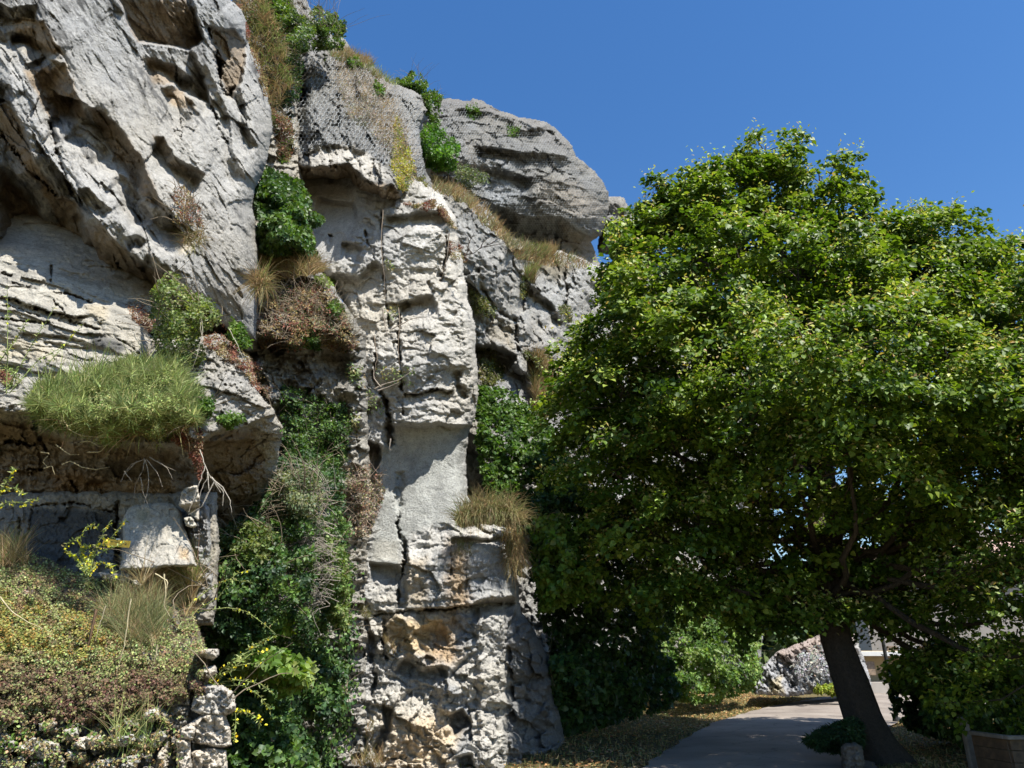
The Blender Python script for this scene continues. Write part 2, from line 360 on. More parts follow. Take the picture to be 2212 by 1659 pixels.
# --- right wall between the pillar and the lime tree
M9 = [(930, 404)] + R2((1180, 1100), (1300, 1145), (1400, 1245), (1530, 1395), (1700, 1450), (1900, 1495), (2030, 1550), (2300, 1600)) + \
     [(1450, 600), (1620, 760), (1680, 1000), (1650, 1300), (1640, 1540), (1130, 1640), (960, 1640), (930, 1300), (900, 1000), (900, 700)]
o = mass('right_cliff_wall', M9, [(900, 800, 17.5), (930, 1100, 18), (990, 1300, 17.5), (950, 430, 15.5), (1000, 600, 15.4), (1080, 600, 16.5), (1250, 620, 22), (1100, 800, 17.5), (1250, 850, 21), (1400, 700, 26), (1050, 950, 16), (1250, 1450, 19), (1500, 1450, 28), (1690, 1450, 36), (1450, 1050, 25), (1650, 1150, 30), (1200, 570, 21)],
         roll=(30, 1.5), relief=[('fbm', 120, .7, 60, 1.6), ('facet', 60, .38, 65, 2.0), ('facet', 24, .16, 60, 1.7), ('facet', 10, .09, 50, 1.5), ('fbm', 7, .06)],
         feats=[('lip', R5((1180, 860), (1290, 868), (1400, 900), (1475, 945)), .8, 12, 60), ('crack', R5((1450, 700), (1455, 800), (1460, 930)), 4, .5),
                ('crack', R5((1210, 400), (1240, 520), (1320, 640), (1480, 760)), 4, .3), ('lip', R5((1480, 500), (1560, 520), (1680, 640), (1740, 760)), .6, 14, 60),
                ('crack', R5((1480, 420), (1500, 560), (1490, 700)), 6, .5), ('crack', R5((1740, 430), (1760, 560), (1740, 680)), 5, .5),
                ('lip', R5((1320, 930), (1450, 980), (1520, 1060), (1620, 1260)), .6, 14, 60)],
         stains_shade=[(R5((1380, 200), (1500, 330), (1700, 360), (1810, 420), (1700, 480), (1560, 420), (1420, 300)), np.array([.24, .19, .10]), .6, 14),
                 (R5((1500, 900), (1700, 1000), (1700, 1300), (1560, 1200)), np.array([.24, .19, .11]), .7, 14),
                 (R5((1280, 700), (1450, 760), (1440, 900), (1300, 850)), np.array([.45, .38, .26]), .5, 10)],
         base=np.array([.37, .365, .345]), lichen=.35, streak=(60, 2.), seed=91, mat=M_ROCKFAR, thick=5, ragged=5)
tag(o, 'receding blocky grey cliff between the pillar and the lime tree', kind='structure')
# --- netted upper crag with its overhang
M8 = [(500, -80), (640, -60), (690, 60), (745, 85)] + R2((620, 310), (700, 345), (780, 435), (840, 480), (930, 520), (1010, 560), (1050, 650), (1000, 760), (1040, 1000), (1090, 1110), (1000, 1170), (885, 1180), (780, 1178), (700, 1156), (600, 1112),
      (580, 1066), (430, 1062), (300, 1062), (240, 1030), (60, 1100), (-60, 1100), (-90, 500))
o = mass('netted_crag', M8, [(540, 0, 16), (560, 300, 13.8), (650, 90, 15.6), (640, 200, 14.6), (650, 340, 12.65), (740, 365, 12.5), (860, 420, 12.6), (700, 240, 13.7), (800, 150, 17), (860, 300, 14.4), (920, 230, 17), (920, 410, 14.4), (570, 380, 13.6)],
         roll=(26, 1.0), relief=[('fbm', 90, .35, 80, 1.4), ('facet', 42, .3, 78, 2.0), ('facet', 17, .14, 60, 1.6), ('facet', 7, .06, 10, 1.3), ('fbm', 6, .04)],
         feats=[('lip', R2((250, 955), (350, 985), (480, 975), (580, 965), (640, 1015), (700, 1070), (770, 1105), (840, 1085), (890, 1170)), .75, 30, 260),
                ('crack', R2((318, 400), (310, 560), (285, 720), (255, 900)), 9, 1.1), ('crack', R2((520, 540), (515, 680), (525, 780)), 5, .7), ('crack', R2((455, 860), (468, 990)), 2.2, .35),
                ('crack', R2((772, 930), (768, 1020), (778, 1170)), 2.2, .35), ('lip', R2((300, 880), (450, 850), (560, 860), (700, 900)), .18, 8, 30), ('area', R2((330, 300), (500, 300), (510, 560), (400, 860), (330, 700)), .35, 10, .1, 0)],
         stains_shade=[(R2((260, 960), (350, 990), (580, 975), (700, 1080), (860, 1100), (880, 1200), (600, 1130), (250, 1070)), BROWN * 1.15, .75, 7),
                 (R2((480, 300), (780, 440), (900, 700), (1000, 900), (900, 1000), (760, 800), (560, 600)), np.array([.24, .20, .15]), .6, 22),
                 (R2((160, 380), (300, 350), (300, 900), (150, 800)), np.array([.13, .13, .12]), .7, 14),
                 (R2((320, 880), (600, 860), (760, 960), (860, 1060), (700, 1060), (570, 960), (350, 980)), PALE * .95, .8, 8)],
         base=np.array([.22, .215, .20]), lichen=.55, streak=(85, 2.), seed=81, thick=5)
tag(o, 'grey overhanging crag hung with wire netting above the smooth wall', kind='structure')

# --- pillar, smooth wall and sprayed concrete
M7 = [(625, 330), (700, 320), (790, 330), (840, 340), (900, 380), (960, 425), (985, 470), (992, 520), (1002, 590), (1012, 640), (1026, 700), (1032, 800), (1034, 850), (1024, 900), (1010, 950), (1006, 1000), (1012, 1070), (1040, 1110),
      (1108, 1150), (1116, 1240), (1128, 1320), (1150, 1350), (1185, 1420), (1205, 1500), (1220, 1600), (1230, 1740), (620, 1740), (700, 1500), (735, 1350), (750, 1180), (742, 950), (765, 760), (735, 640), (685, 590), (640, 520)]
SHP = [(742, 1010), (790, 1000), (850, 960), (870, 922), (1002, 925), (1005, 1000), (1010, 1060), (1032, 1105), (985, 1130), (890, 1150), (872, 1180), (874, 1222), (800, 1222), (812, 1120), (830, 1060), (822, 1015)]
WALL = [(630, 385), (700, 392), (745, 400), (790, 440), (765, 500), (735, 560), (700, 600), (640, 560)]
strat = [('lip', R5(*l), d * .33, wd, rc) for l, d, wd, rc in [
    (((700, 250), (800, 205), (920, 210), (1020, 180)), .10, 4, 22), (((880, 345), (960, 340), (1015, 360)), .12, 3, 16), (((720, 420), (850, 405), (1000, 430)), .08, 4, 22),
    (((760, 690), (860, 690), (1000, 650), (1130, 670)), .10, 4, 20), (((760, 640), (880, 610), (1050, 600), (1140, 640)), .12, 4, 20), (((760, 740), (840, 705), (940, 700), (1100, 740)), .10, 3, 22),
    (((760, 790), (900, 780), (1030, 760), (1170, 820)), .07, 3, 20), (((760, 850), (900, 860), (1060, 830), (1190, 870)), .07, 3, 20), (((770, 930), (900, 930), (1080, 910), (1190, 930)), .09, 4, 24),
    (((790, 1210), (900, 1200), (1000, 1190), (1120, 1220)), .10, 3, 14), (((700, 1260), (850, 1250), (1010, 1230), (1150, 1280)), .09, 3, 14), (((800, 1300), (950, 1290), (1100, 1290), (1180, 1330)), .09, 3, 12),
    (((480, 640), (560, 620), (650, 625)), .12, 4, 20), (((500, 770), (580, 750), (640, 780)), .12, 5, 20), (((410, 260), (500, 250), (600, 290)), .14, 6, 24), (((470, 950), (560, 960), (620, 990)), .12, 5, 20)]]
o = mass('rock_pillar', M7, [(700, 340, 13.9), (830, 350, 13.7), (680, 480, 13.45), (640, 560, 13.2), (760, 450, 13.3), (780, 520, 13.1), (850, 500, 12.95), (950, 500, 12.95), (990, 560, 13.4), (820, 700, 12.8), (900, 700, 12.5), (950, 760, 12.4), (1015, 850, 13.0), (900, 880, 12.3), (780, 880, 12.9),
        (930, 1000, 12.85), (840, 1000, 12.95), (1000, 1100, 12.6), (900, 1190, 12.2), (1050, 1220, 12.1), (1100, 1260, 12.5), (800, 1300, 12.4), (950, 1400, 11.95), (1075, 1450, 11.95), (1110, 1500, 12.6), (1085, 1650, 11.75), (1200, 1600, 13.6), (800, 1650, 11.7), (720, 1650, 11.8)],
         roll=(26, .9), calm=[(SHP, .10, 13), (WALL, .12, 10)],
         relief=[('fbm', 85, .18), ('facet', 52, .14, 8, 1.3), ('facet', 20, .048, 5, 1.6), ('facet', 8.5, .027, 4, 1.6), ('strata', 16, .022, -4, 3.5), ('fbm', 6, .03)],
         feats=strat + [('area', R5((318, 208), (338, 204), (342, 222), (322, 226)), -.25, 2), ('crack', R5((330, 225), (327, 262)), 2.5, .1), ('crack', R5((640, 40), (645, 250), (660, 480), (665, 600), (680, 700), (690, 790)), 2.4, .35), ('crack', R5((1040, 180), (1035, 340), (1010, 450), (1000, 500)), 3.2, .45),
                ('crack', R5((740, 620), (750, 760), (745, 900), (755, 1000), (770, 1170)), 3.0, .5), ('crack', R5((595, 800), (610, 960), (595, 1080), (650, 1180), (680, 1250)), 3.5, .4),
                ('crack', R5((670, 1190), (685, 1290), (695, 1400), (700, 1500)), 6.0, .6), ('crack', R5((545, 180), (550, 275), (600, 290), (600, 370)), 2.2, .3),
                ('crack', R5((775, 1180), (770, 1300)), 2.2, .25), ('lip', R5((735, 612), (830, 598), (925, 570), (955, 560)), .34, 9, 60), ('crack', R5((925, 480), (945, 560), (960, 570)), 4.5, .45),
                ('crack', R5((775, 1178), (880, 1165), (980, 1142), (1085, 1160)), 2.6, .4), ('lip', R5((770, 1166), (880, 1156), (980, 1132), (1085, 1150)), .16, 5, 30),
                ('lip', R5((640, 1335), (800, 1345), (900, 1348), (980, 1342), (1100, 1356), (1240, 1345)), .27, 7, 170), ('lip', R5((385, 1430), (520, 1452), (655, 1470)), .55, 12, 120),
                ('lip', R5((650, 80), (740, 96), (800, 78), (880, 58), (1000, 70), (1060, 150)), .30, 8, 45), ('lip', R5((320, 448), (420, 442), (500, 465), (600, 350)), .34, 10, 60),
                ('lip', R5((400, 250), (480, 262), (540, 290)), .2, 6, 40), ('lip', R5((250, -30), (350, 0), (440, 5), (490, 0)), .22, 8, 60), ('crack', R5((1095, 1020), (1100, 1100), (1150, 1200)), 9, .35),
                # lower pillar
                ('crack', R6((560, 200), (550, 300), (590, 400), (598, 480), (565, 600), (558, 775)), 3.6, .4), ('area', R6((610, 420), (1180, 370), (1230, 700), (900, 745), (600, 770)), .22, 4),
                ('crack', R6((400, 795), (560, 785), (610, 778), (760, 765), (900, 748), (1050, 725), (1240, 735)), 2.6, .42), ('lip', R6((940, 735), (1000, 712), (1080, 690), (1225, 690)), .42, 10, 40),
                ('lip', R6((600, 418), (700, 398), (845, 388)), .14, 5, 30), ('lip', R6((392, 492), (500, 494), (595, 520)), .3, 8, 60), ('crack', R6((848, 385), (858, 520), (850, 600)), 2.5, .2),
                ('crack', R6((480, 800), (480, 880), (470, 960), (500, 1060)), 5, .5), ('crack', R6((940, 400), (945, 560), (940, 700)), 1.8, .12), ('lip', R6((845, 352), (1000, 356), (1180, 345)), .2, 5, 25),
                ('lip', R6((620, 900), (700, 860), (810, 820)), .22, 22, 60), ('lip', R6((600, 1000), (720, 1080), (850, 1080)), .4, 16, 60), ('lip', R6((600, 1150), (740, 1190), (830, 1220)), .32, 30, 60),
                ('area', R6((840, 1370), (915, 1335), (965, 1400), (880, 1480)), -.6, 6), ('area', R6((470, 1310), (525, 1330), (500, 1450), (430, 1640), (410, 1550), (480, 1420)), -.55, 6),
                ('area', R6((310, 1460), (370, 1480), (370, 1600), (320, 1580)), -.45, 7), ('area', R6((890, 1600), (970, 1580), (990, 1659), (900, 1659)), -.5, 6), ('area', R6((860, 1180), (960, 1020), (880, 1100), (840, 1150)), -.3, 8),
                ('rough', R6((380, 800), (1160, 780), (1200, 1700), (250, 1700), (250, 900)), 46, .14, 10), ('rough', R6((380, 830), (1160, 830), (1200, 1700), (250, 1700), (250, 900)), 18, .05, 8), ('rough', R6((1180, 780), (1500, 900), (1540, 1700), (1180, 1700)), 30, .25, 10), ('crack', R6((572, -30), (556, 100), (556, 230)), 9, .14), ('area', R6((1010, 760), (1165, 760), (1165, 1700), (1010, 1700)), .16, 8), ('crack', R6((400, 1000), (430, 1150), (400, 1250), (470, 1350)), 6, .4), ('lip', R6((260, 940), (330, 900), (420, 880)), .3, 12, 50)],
         stains_shade=[(SHP, SHOT, .93, 10), (R6((600, -20), (700, -40), (690, 180), (640, 260), (600, 120)), SHOT * .72, .5, 14), (R6((760, -30), (830, -30), (820, 100), (780, 200)), SHOT * .75, .45, 12), (R6((420, 380), (560, 360), (580, 500), (420, 480)), np.array([.44, .41, .34]), .5, 14), (WALL, np.array([.41, .41, .40]), .8, 8), ([(640, 385), (700, 392), (745, 400), (780, 440), (720, 445), (660, 430)], np.array([.42, .36, .27]), .5, 12),
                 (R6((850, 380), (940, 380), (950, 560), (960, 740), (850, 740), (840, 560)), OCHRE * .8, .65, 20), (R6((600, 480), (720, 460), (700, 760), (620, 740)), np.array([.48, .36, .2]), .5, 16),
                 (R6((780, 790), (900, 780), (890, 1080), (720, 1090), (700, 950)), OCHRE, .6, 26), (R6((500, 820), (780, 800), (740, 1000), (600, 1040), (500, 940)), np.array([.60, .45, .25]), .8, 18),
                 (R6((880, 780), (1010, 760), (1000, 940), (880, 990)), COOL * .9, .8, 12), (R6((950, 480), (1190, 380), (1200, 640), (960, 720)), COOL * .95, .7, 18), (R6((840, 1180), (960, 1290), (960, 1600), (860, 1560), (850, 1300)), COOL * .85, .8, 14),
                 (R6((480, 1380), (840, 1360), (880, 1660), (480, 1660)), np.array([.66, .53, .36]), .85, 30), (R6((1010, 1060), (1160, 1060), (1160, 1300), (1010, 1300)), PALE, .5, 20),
                 (R6((1250, 830), (1400, 880), (1500, 1200), (1280, 1240)), np.array([.22, .22, .21]), .6, 25), (R6((1170, 760), (1500, 900), (1520, 1659), (1170, 1659)), np.array([.13, .135, .14]), .8, 10),  # right-hand face painted dark: its shade is put into the colour
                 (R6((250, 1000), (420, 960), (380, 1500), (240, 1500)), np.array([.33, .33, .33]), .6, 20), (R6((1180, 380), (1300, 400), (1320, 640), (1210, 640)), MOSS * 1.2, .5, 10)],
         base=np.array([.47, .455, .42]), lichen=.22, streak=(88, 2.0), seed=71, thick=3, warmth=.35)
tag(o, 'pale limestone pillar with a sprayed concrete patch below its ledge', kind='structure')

# --- overgrown gully
o = mass('gully_wall', [(520, 150), (640, 170), (655, 400), (680, 560), (790, 720), (800, 1000), (800, 1740), (200, 1740), (200, 1150), (370, 900), (370, 640), (510, 600), (510, 400)],
         [(600, 200, 13.4), (590, 400, 12.2), (620, 560, 11.4), (650, 640, 10.6), (700, 700, 10.8), (660, 780, 10.7), (700, 900, 11.4), (600, 1200, 10.6), (750, 1200, 12.0), (700, 1650, 11.3), (500, 1650, 10.2), (540, 950, 10.4)],
         roll=(18, .8), relief=[('fbm', 60, .3), ('facet', 30, .22, 5, 1.5), ('strata', 16, .12, 4, 3), ('facet', 10, .08), ('fbm', 6, .03)],
         feats=[('lip', [(560, 700), (640, 745), (700, 730), (770, 740)], .5, 30, 90), ('lip', RG((280, 1440), (600, 1500), (900, 1500)), .2, 10, 30)],
         stains_shade=[(RG((450, 1280), (900, 1350), (950, 1600), (500, 1560)), MOSS * 1.3, .6, 14), (RG((650, 1290), (760, 1290), (780, 1340), (660, 1350)), OCHRE * .7, .8, 6), (RG((220, 1100), (700, 1100), (760, 1300), (250, 1300)), np.array([.2, .16, .11]), .7, 14)],
         base=np.array([.34, .325, .29]), lichen=.5, seed=61, thick=3)
tag(o, 'shaded rock at the back of the overgrown gully', kind='structure')

# --- the great leaning cliff, upper left
M1 = [(-90, -90)] + R1((1650, -90), (1700, 0), (1780, 60), (1830, 200), (1832, 330), (1915, 480), (2000, 800), (2010, 970), (1985, 1130), (1940, 1300), (1890, 1390), (1870, 1500), (1880, 1660)) + \
     R3((1890, 100), (1922, 330), (1885, 440), (1905, 620), (1897, 870), (1830, 850), (1700, 830), (1560, 800), (1400, 700), (1150, 740), (940, 645), (880, 540), (680, 410), (560, 350), (480, 290), (370, 300), (120, 225), (-300, 120))
def L1(pts, D, wd, rc, end=None): return ('lip', pts, D * .92, wd, rc) if end is None else ('lip', pts, D * .92, wd, rc, 1)
f1 = [L1(R1((870, -60), (965, 190), (1020, 390), (1110, 600), (1180, 690)), -.0, 1, 1),
      # right rim of the smooth slab: recess with an overhanging block on its right
      ('area', R1((870, -60), (1380, -60), (1500, 290), (1400, 365), (1030, 310), (950, 200)), -.5, 4, .10, -.75),
      ('lip', R1((1380, -60), (1490, 290), (1450, 370)), .0, 10, 10),
      ('area', R1((1020, 310), (1400, 365), (1500, 560), (1540, 760), (1400, 720), (1290, 620), (1130, 640), (1060, 500)), -.32, 5, 0, -.3),
      L1(R1((1150, 640), (1220, 620), (1340, 650), (1420, 780), (1490, 860)), .34, 26, 60),
      L1(R1((1300, 540), (1420, 570), (1520, 700), (1600, 780)), .22, 16, 34),
      L1(R1((1060, 420), (1190, 440), (1300, 490), (1450, 620)), .26, 18, 34),
      ('crack', R1((1525, 170), (1560, 300), (1620, 480), (1630, 620), (1700, 740)), 5, .5), ('area', R1((1535, 190), (1720, 230), (1810, 330), (1780, 600), (1700, 730), (1620, 560), (1610, 420)), -.4, 5, .5, -.35),
      L1(R1((1500, 430), (1600, 640), (1700, 880), (1730, 1150), (1840, 1380)), .22, 16, 60), L1(R1((1770, 620), (1840, 960), (1925, 1110)), .2, 16, 50), ('crack', R1((1560, 760), (1620, 960), (1720, 1160)), 3, .25),
      # ribs on the left of the slab (undersides face down and left)
      L1(R1((60, 90), (90, 130), (330, 150), (360, 250), (470, 410)), .42, 46, 60), L1(R1((160, 480), (330, 420), (480, 470), (540, 640), (600, 770), (640, 890)), .55, 56, 70),
      L1(R1((640, 770), (740, 810), (900, 960), (990, 1090), (1060, 1190), (1130, 1380), (1250, 1570)), .55, 34, 60, 1), L1(R1((350, 860), (440, 870), (520, 1040)), .35, 26, 34),
      L1(R1((540, 900), (640, 960), (800, 1090), (840, 1200)), .3, 22, 34), L1(R1((860, 1260), (930, 1310), (1000, 1420), (1100, 1540), (1150, 1640)), .36, 26, 44), L1(R1((560, 1390), (650, 1380), (720, 1460), (840, 1560)), .28, 20, 30),
      L1(R1((-60, 700), (60, 740), (140, 860), (210, 1020), (270, 1210), (400, 1330), (450, 1450), (570, 1500), (640, 1680)), .75, 60, 70, 1), L1(R1((-60, 1180), (60, 1240), (200, 1350), (280, 1530), (360, 1700)), .7, 60, 60, 1),
      L1(R1((-60, 590), (60, 620), (110, 720)), .3, 20, 30), L1(R1((80, 240), (240, 260), (330, 330), (410, 400)), .25, 14, 22), L1(R1((-40, 0), (80, 60), (150, 40), (280, 30)), .3, 20, 30),
      L1(R1((1120, 990), (1210, 1010), (1280, 1160), (1400, 1210), (1540, 1280)), .38, 24, 60), ('crack', R1((0, 980), (110, 1110), (190, 1240), (430, 1450)), 3, .3), ('crack', R1((1330, 860), (1340, 1040)), 2, .15),
      ('crack', R1((350, 880), (440, 1180), (520, 1400), (580, 1500)), 3, .3), ('crack', R1((1290, 480), (1310, 620)), 2, .2),
      ('lip', R3((700, -60), (790, 60), (860, 130), (980, 235), (1100, 300), (1200, 330), (1300, 400), (1390, 490)), .95, 62, 200, 1), L1(R3((900, 100), (1010, 60), (1090, 120)), .25, 18, 24), L1(R3((1000, 320), (1080, 220), (1130, 240)), .2, 14, 20),
      ('lip', R3((150, 20), (230, 140), (380, 150)), .3, 18, 40), ('crack', R3((830, 210), (890, 330), (990, 440)), 2.2, .25), ('lip', R3((0, 60), (100, 190), (230, 220)), .3, 14, 40)]
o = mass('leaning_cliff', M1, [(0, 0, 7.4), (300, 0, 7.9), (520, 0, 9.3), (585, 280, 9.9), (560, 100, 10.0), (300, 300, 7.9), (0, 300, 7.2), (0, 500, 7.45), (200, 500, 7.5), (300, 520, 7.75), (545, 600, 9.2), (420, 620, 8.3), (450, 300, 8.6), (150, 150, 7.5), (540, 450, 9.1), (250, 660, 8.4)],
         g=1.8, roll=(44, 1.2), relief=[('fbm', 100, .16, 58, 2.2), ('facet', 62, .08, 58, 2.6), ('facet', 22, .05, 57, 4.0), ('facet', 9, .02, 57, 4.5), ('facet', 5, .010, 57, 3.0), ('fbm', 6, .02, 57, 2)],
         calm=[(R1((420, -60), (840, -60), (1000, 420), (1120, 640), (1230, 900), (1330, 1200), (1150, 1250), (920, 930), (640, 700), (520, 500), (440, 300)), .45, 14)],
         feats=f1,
         stains_shade=[(R1((890, 0), (1370, 0), (1480, 290), (1400, 350), (1020, 310), (940, 180)), BROWN * .9, .85, 6), (R1((1535, 200), (1700, 230), (1800, 330), (1780, 600), (1700, 720), (1620, 560)), BROWN, .75, 7),
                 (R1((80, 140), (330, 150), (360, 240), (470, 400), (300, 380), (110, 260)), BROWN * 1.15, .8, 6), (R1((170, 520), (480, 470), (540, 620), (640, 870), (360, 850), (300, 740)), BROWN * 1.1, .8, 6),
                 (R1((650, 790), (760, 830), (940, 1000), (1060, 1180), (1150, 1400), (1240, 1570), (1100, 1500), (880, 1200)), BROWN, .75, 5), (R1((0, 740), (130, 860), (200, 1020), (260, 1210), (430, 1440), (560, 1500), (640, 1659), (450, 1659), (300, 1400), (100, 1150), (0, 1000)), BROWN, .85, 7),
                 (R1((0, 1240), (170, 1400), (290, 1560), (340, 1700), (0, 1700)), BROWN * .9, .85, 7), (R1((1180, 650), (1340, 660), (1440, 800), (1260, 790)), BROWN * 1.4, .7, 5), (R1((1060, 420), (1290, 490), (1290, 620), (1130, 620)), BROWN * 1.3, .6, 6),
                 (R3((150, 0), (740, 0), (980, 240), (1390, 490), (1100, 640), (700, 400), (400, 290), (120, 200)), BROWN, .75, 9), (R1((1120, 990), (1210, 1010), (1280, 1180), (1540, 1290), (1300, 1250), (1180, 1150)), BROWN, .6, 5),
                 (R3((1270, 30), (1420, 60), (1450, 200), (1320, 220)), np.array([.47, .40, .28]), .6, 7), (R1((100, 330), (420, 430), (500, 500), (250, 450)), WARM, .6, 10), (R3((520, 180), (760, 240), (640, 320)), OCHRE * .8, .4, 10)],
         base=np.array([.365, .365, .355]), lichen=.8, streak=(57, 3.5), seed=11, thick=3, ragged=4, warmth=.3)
tag(o, 'huge leaning grey cliff with diagonal ribs and brown undersides', kind='structure')

# --- pale bedded slab below it
o = mass('bedded_slab', [(-90, 440), (60, 450), (200, 500), (300, 570), (400, 640), (420, 690), (400, 720)] + R3((1100, 800), (1150, 860), (1120, 960), (1100, 1150), (1000, 1400), (-300, 1400)),
         [(0, 460, 8.9), (300, 560, 9.0), (400, 680, 8.9), (0, 560, 7.6), (100, 600, 7.55), (300, 700, 7.6), (0, 780, 7.2), (300, 800, 7.35), (150, 700, 7.35), (100, 880, 7.0)], g=1.8, roll=(30, .5),
         relief=[('fbm', 80, .10, 14, 2), ('facet', 60, .06, 14, 3), ('strata', 24, .028, 11, 4), ('facet', 30, .03, 12, 3), ('facet', 12, .018, 12, 3), ('fbm', 6, .018, 12, 2)],
         feats=[('crack', R3((-100, 530), (0, 540), (100, 540), (200, 585), (300, 625), (400, 655), (480, 662), (650, 685)), 2.2, .16), ('lip', R3((-100, 528), (100, 536), (300, 618), (480, 655), (650, 680)), .08, 5, 34),
                ('crack', R3((380, 492), (470, 510), (560, 528), (690, 572)), 2.4, .16), ('crack', R3((390, 545), (400, 580), (450, 620), (480, 660)), 1.8, .12), ('crack', R3((500, 695), (560, 730), (650, 752), (740, 772)), 2.8, .18),
                ('crack', R3((740, 772), (830, 830), (920, 870), (1050, 960)), 1.8, .1), ('crack', R3((0, 690), (180, 705), (300, 720), (400, 715)), 2, .12), ('crack', R3((0, 590), (150, 610), (300, 680)), 1.5, .1),
                ('crack', R3((378, 298), (372, 430)), 2.6, .2), ('crack', R3((80, 430), (170, 455), (270, 455)), 2, .12), ('crack', R3((0, 345), (90, 380)), 2.5, .15), ('lip', R3((300, 850), (500, 870), (700, 900)), .07, 5, 30), ('lip', R3((100, 790), (350, 800), (600, 840), (900, 950)), .07, 5, 26)],
         stains_shade=[(R3((650, 780), (900, 860), (950, 900), (850, 960), (680, 900)), DARK * 1.2, .9, 9), (R3((640, 560), (800, 600), (780, 720), (640, 640)), np.array([.5, .42, .28]), .6, 10), (R3((0, 800), (450, 930), (480, 1000), (0, 1000)), np.array([.5, .43, .3]), .55, 14),
                 (R3((820, 620), (1000, 680), (1080, 780), (950, 760)), DARK * 2, .5, 9)],
         base=np.array([.47, .445, .385]), lichen=.45, streak=(14, 4), seed=21, thick=2, warmth=.5)
tag(o, 'pale bedded limestone slab under the leaning cliff', kind='structure')

# --- ledge block with dark underside
M3 = [(-90, 862), (0, 858), (67, 861), (100, 868), (250, 850), (300, 800), (340, 730), (420, 730), (470, 720), (540, 770), (560, 850), (592, 882), (611, 925), (606, 969), (598, 1025), (566, 1079), (512, 1119), (491, 1141), (462, 1148), (452, 1100), (430, 1045), (420, 1075), (389, 1082), (330, 1086), (269, 1094), (161, 1082), (54, 1087), (-90, 1060)]
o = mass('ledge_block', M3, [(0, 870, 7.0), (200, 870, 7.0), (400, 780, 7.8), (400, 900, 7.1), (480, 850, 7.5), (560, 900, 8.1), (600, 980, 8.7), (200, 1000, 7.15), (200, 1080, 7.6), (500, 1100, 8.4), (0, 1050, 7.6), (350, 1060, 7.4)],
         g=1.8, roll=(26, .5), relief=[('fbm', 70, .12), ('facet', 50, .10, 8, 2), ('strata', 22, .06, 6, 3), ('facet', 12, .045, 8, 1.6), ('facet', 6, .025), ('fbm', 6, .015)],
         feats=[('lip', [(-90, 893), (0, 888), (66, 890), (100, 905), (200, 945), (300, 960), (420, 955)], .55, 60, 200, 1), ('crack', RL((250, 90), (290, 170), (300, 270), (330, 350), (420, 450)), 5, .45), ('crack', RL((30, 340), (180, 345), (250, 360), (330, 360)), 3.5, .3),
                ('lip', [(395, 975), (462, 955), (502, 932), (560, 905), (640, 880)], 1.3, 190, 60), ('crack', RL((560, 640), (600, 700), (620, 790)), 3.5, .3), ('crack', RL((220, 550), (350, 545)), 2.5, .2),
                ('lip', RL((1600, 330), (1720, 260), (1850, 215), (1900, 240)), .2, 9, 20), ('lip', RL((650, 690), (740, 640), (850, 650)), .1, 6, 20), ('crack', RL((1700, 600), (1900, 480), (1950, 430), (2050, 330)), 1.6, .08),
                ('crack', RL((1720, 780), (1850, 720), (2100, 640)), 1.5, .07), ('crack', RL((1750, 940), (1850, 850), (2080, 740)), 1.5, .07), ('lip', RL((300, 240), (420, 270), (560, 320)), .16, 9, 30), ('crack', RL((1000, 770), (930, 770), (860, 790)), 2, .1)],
         stains_shade=[(RL((-100, 180), (230, 180), (300, 240), (560, 330), (1400, 420), (1560, 560), (1560, 700), (1400, 800), (1000, 830), (600, 790), (-100, 820)), BROWN * .95, .85, 10), (RL((1590, 330), (1870, 250), (2050, 260), (2130, 500), (2200, 600), (2000, 900), (1700, 1040), (1600, 700)), BROWN * .8, .88, 9),
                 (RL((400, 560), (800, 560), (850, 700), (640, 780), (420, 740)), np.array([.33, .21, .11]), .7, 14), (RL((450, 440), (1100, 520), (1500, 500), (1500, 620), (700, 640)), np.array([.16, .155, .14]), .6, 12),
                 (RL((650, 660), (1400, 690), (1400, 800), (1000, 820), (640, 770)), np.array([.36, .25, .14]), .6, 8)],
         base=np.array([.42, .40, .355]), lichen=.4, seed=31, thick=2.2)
tag(o, 'bulging ledge block with dark brown underside above the yellow sign', kind='structure')

# --- recess wall behind the sign with set stones
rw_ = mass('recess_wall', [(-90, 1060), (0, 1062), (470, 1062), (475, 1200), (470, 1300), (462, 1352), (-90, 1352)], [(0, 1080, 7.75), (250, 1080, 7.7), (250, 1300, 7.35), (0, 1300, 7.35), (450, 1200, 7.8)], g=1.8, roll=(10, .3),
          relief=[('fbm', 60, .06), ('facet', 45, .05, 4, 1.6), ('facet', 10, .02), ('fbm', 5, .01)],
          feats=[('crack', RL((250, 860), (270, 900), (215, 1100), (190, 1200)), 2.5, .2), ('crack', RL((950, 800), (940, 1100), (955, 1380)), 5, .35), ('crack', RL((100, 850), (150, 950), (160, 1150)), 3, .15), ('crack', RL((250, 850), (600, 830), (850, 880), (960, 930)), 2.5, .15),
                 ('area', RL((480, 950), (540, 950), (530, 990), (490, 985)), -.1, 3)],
          stains_shade=[(RL((230, 860), (900, 880), (960, 1000), (950, 1330), (400, 1340), (200, 1200)), DARK * 1.05, .93, 10), (RL((560, 1220), (950, 1220), (950, 1370), (700, 1370)), COOL * .8, .6, 9), (RL((-100, 850), (240, 860), (200, 1200), (-100, 1250)), np.array([.19, .175, .15]), .8, 9)],
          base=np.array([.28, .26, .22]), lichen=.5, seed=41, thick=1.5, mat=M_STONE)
tag(rw_, 'dark stained rock wall behind the yellow sign', kind='structure')
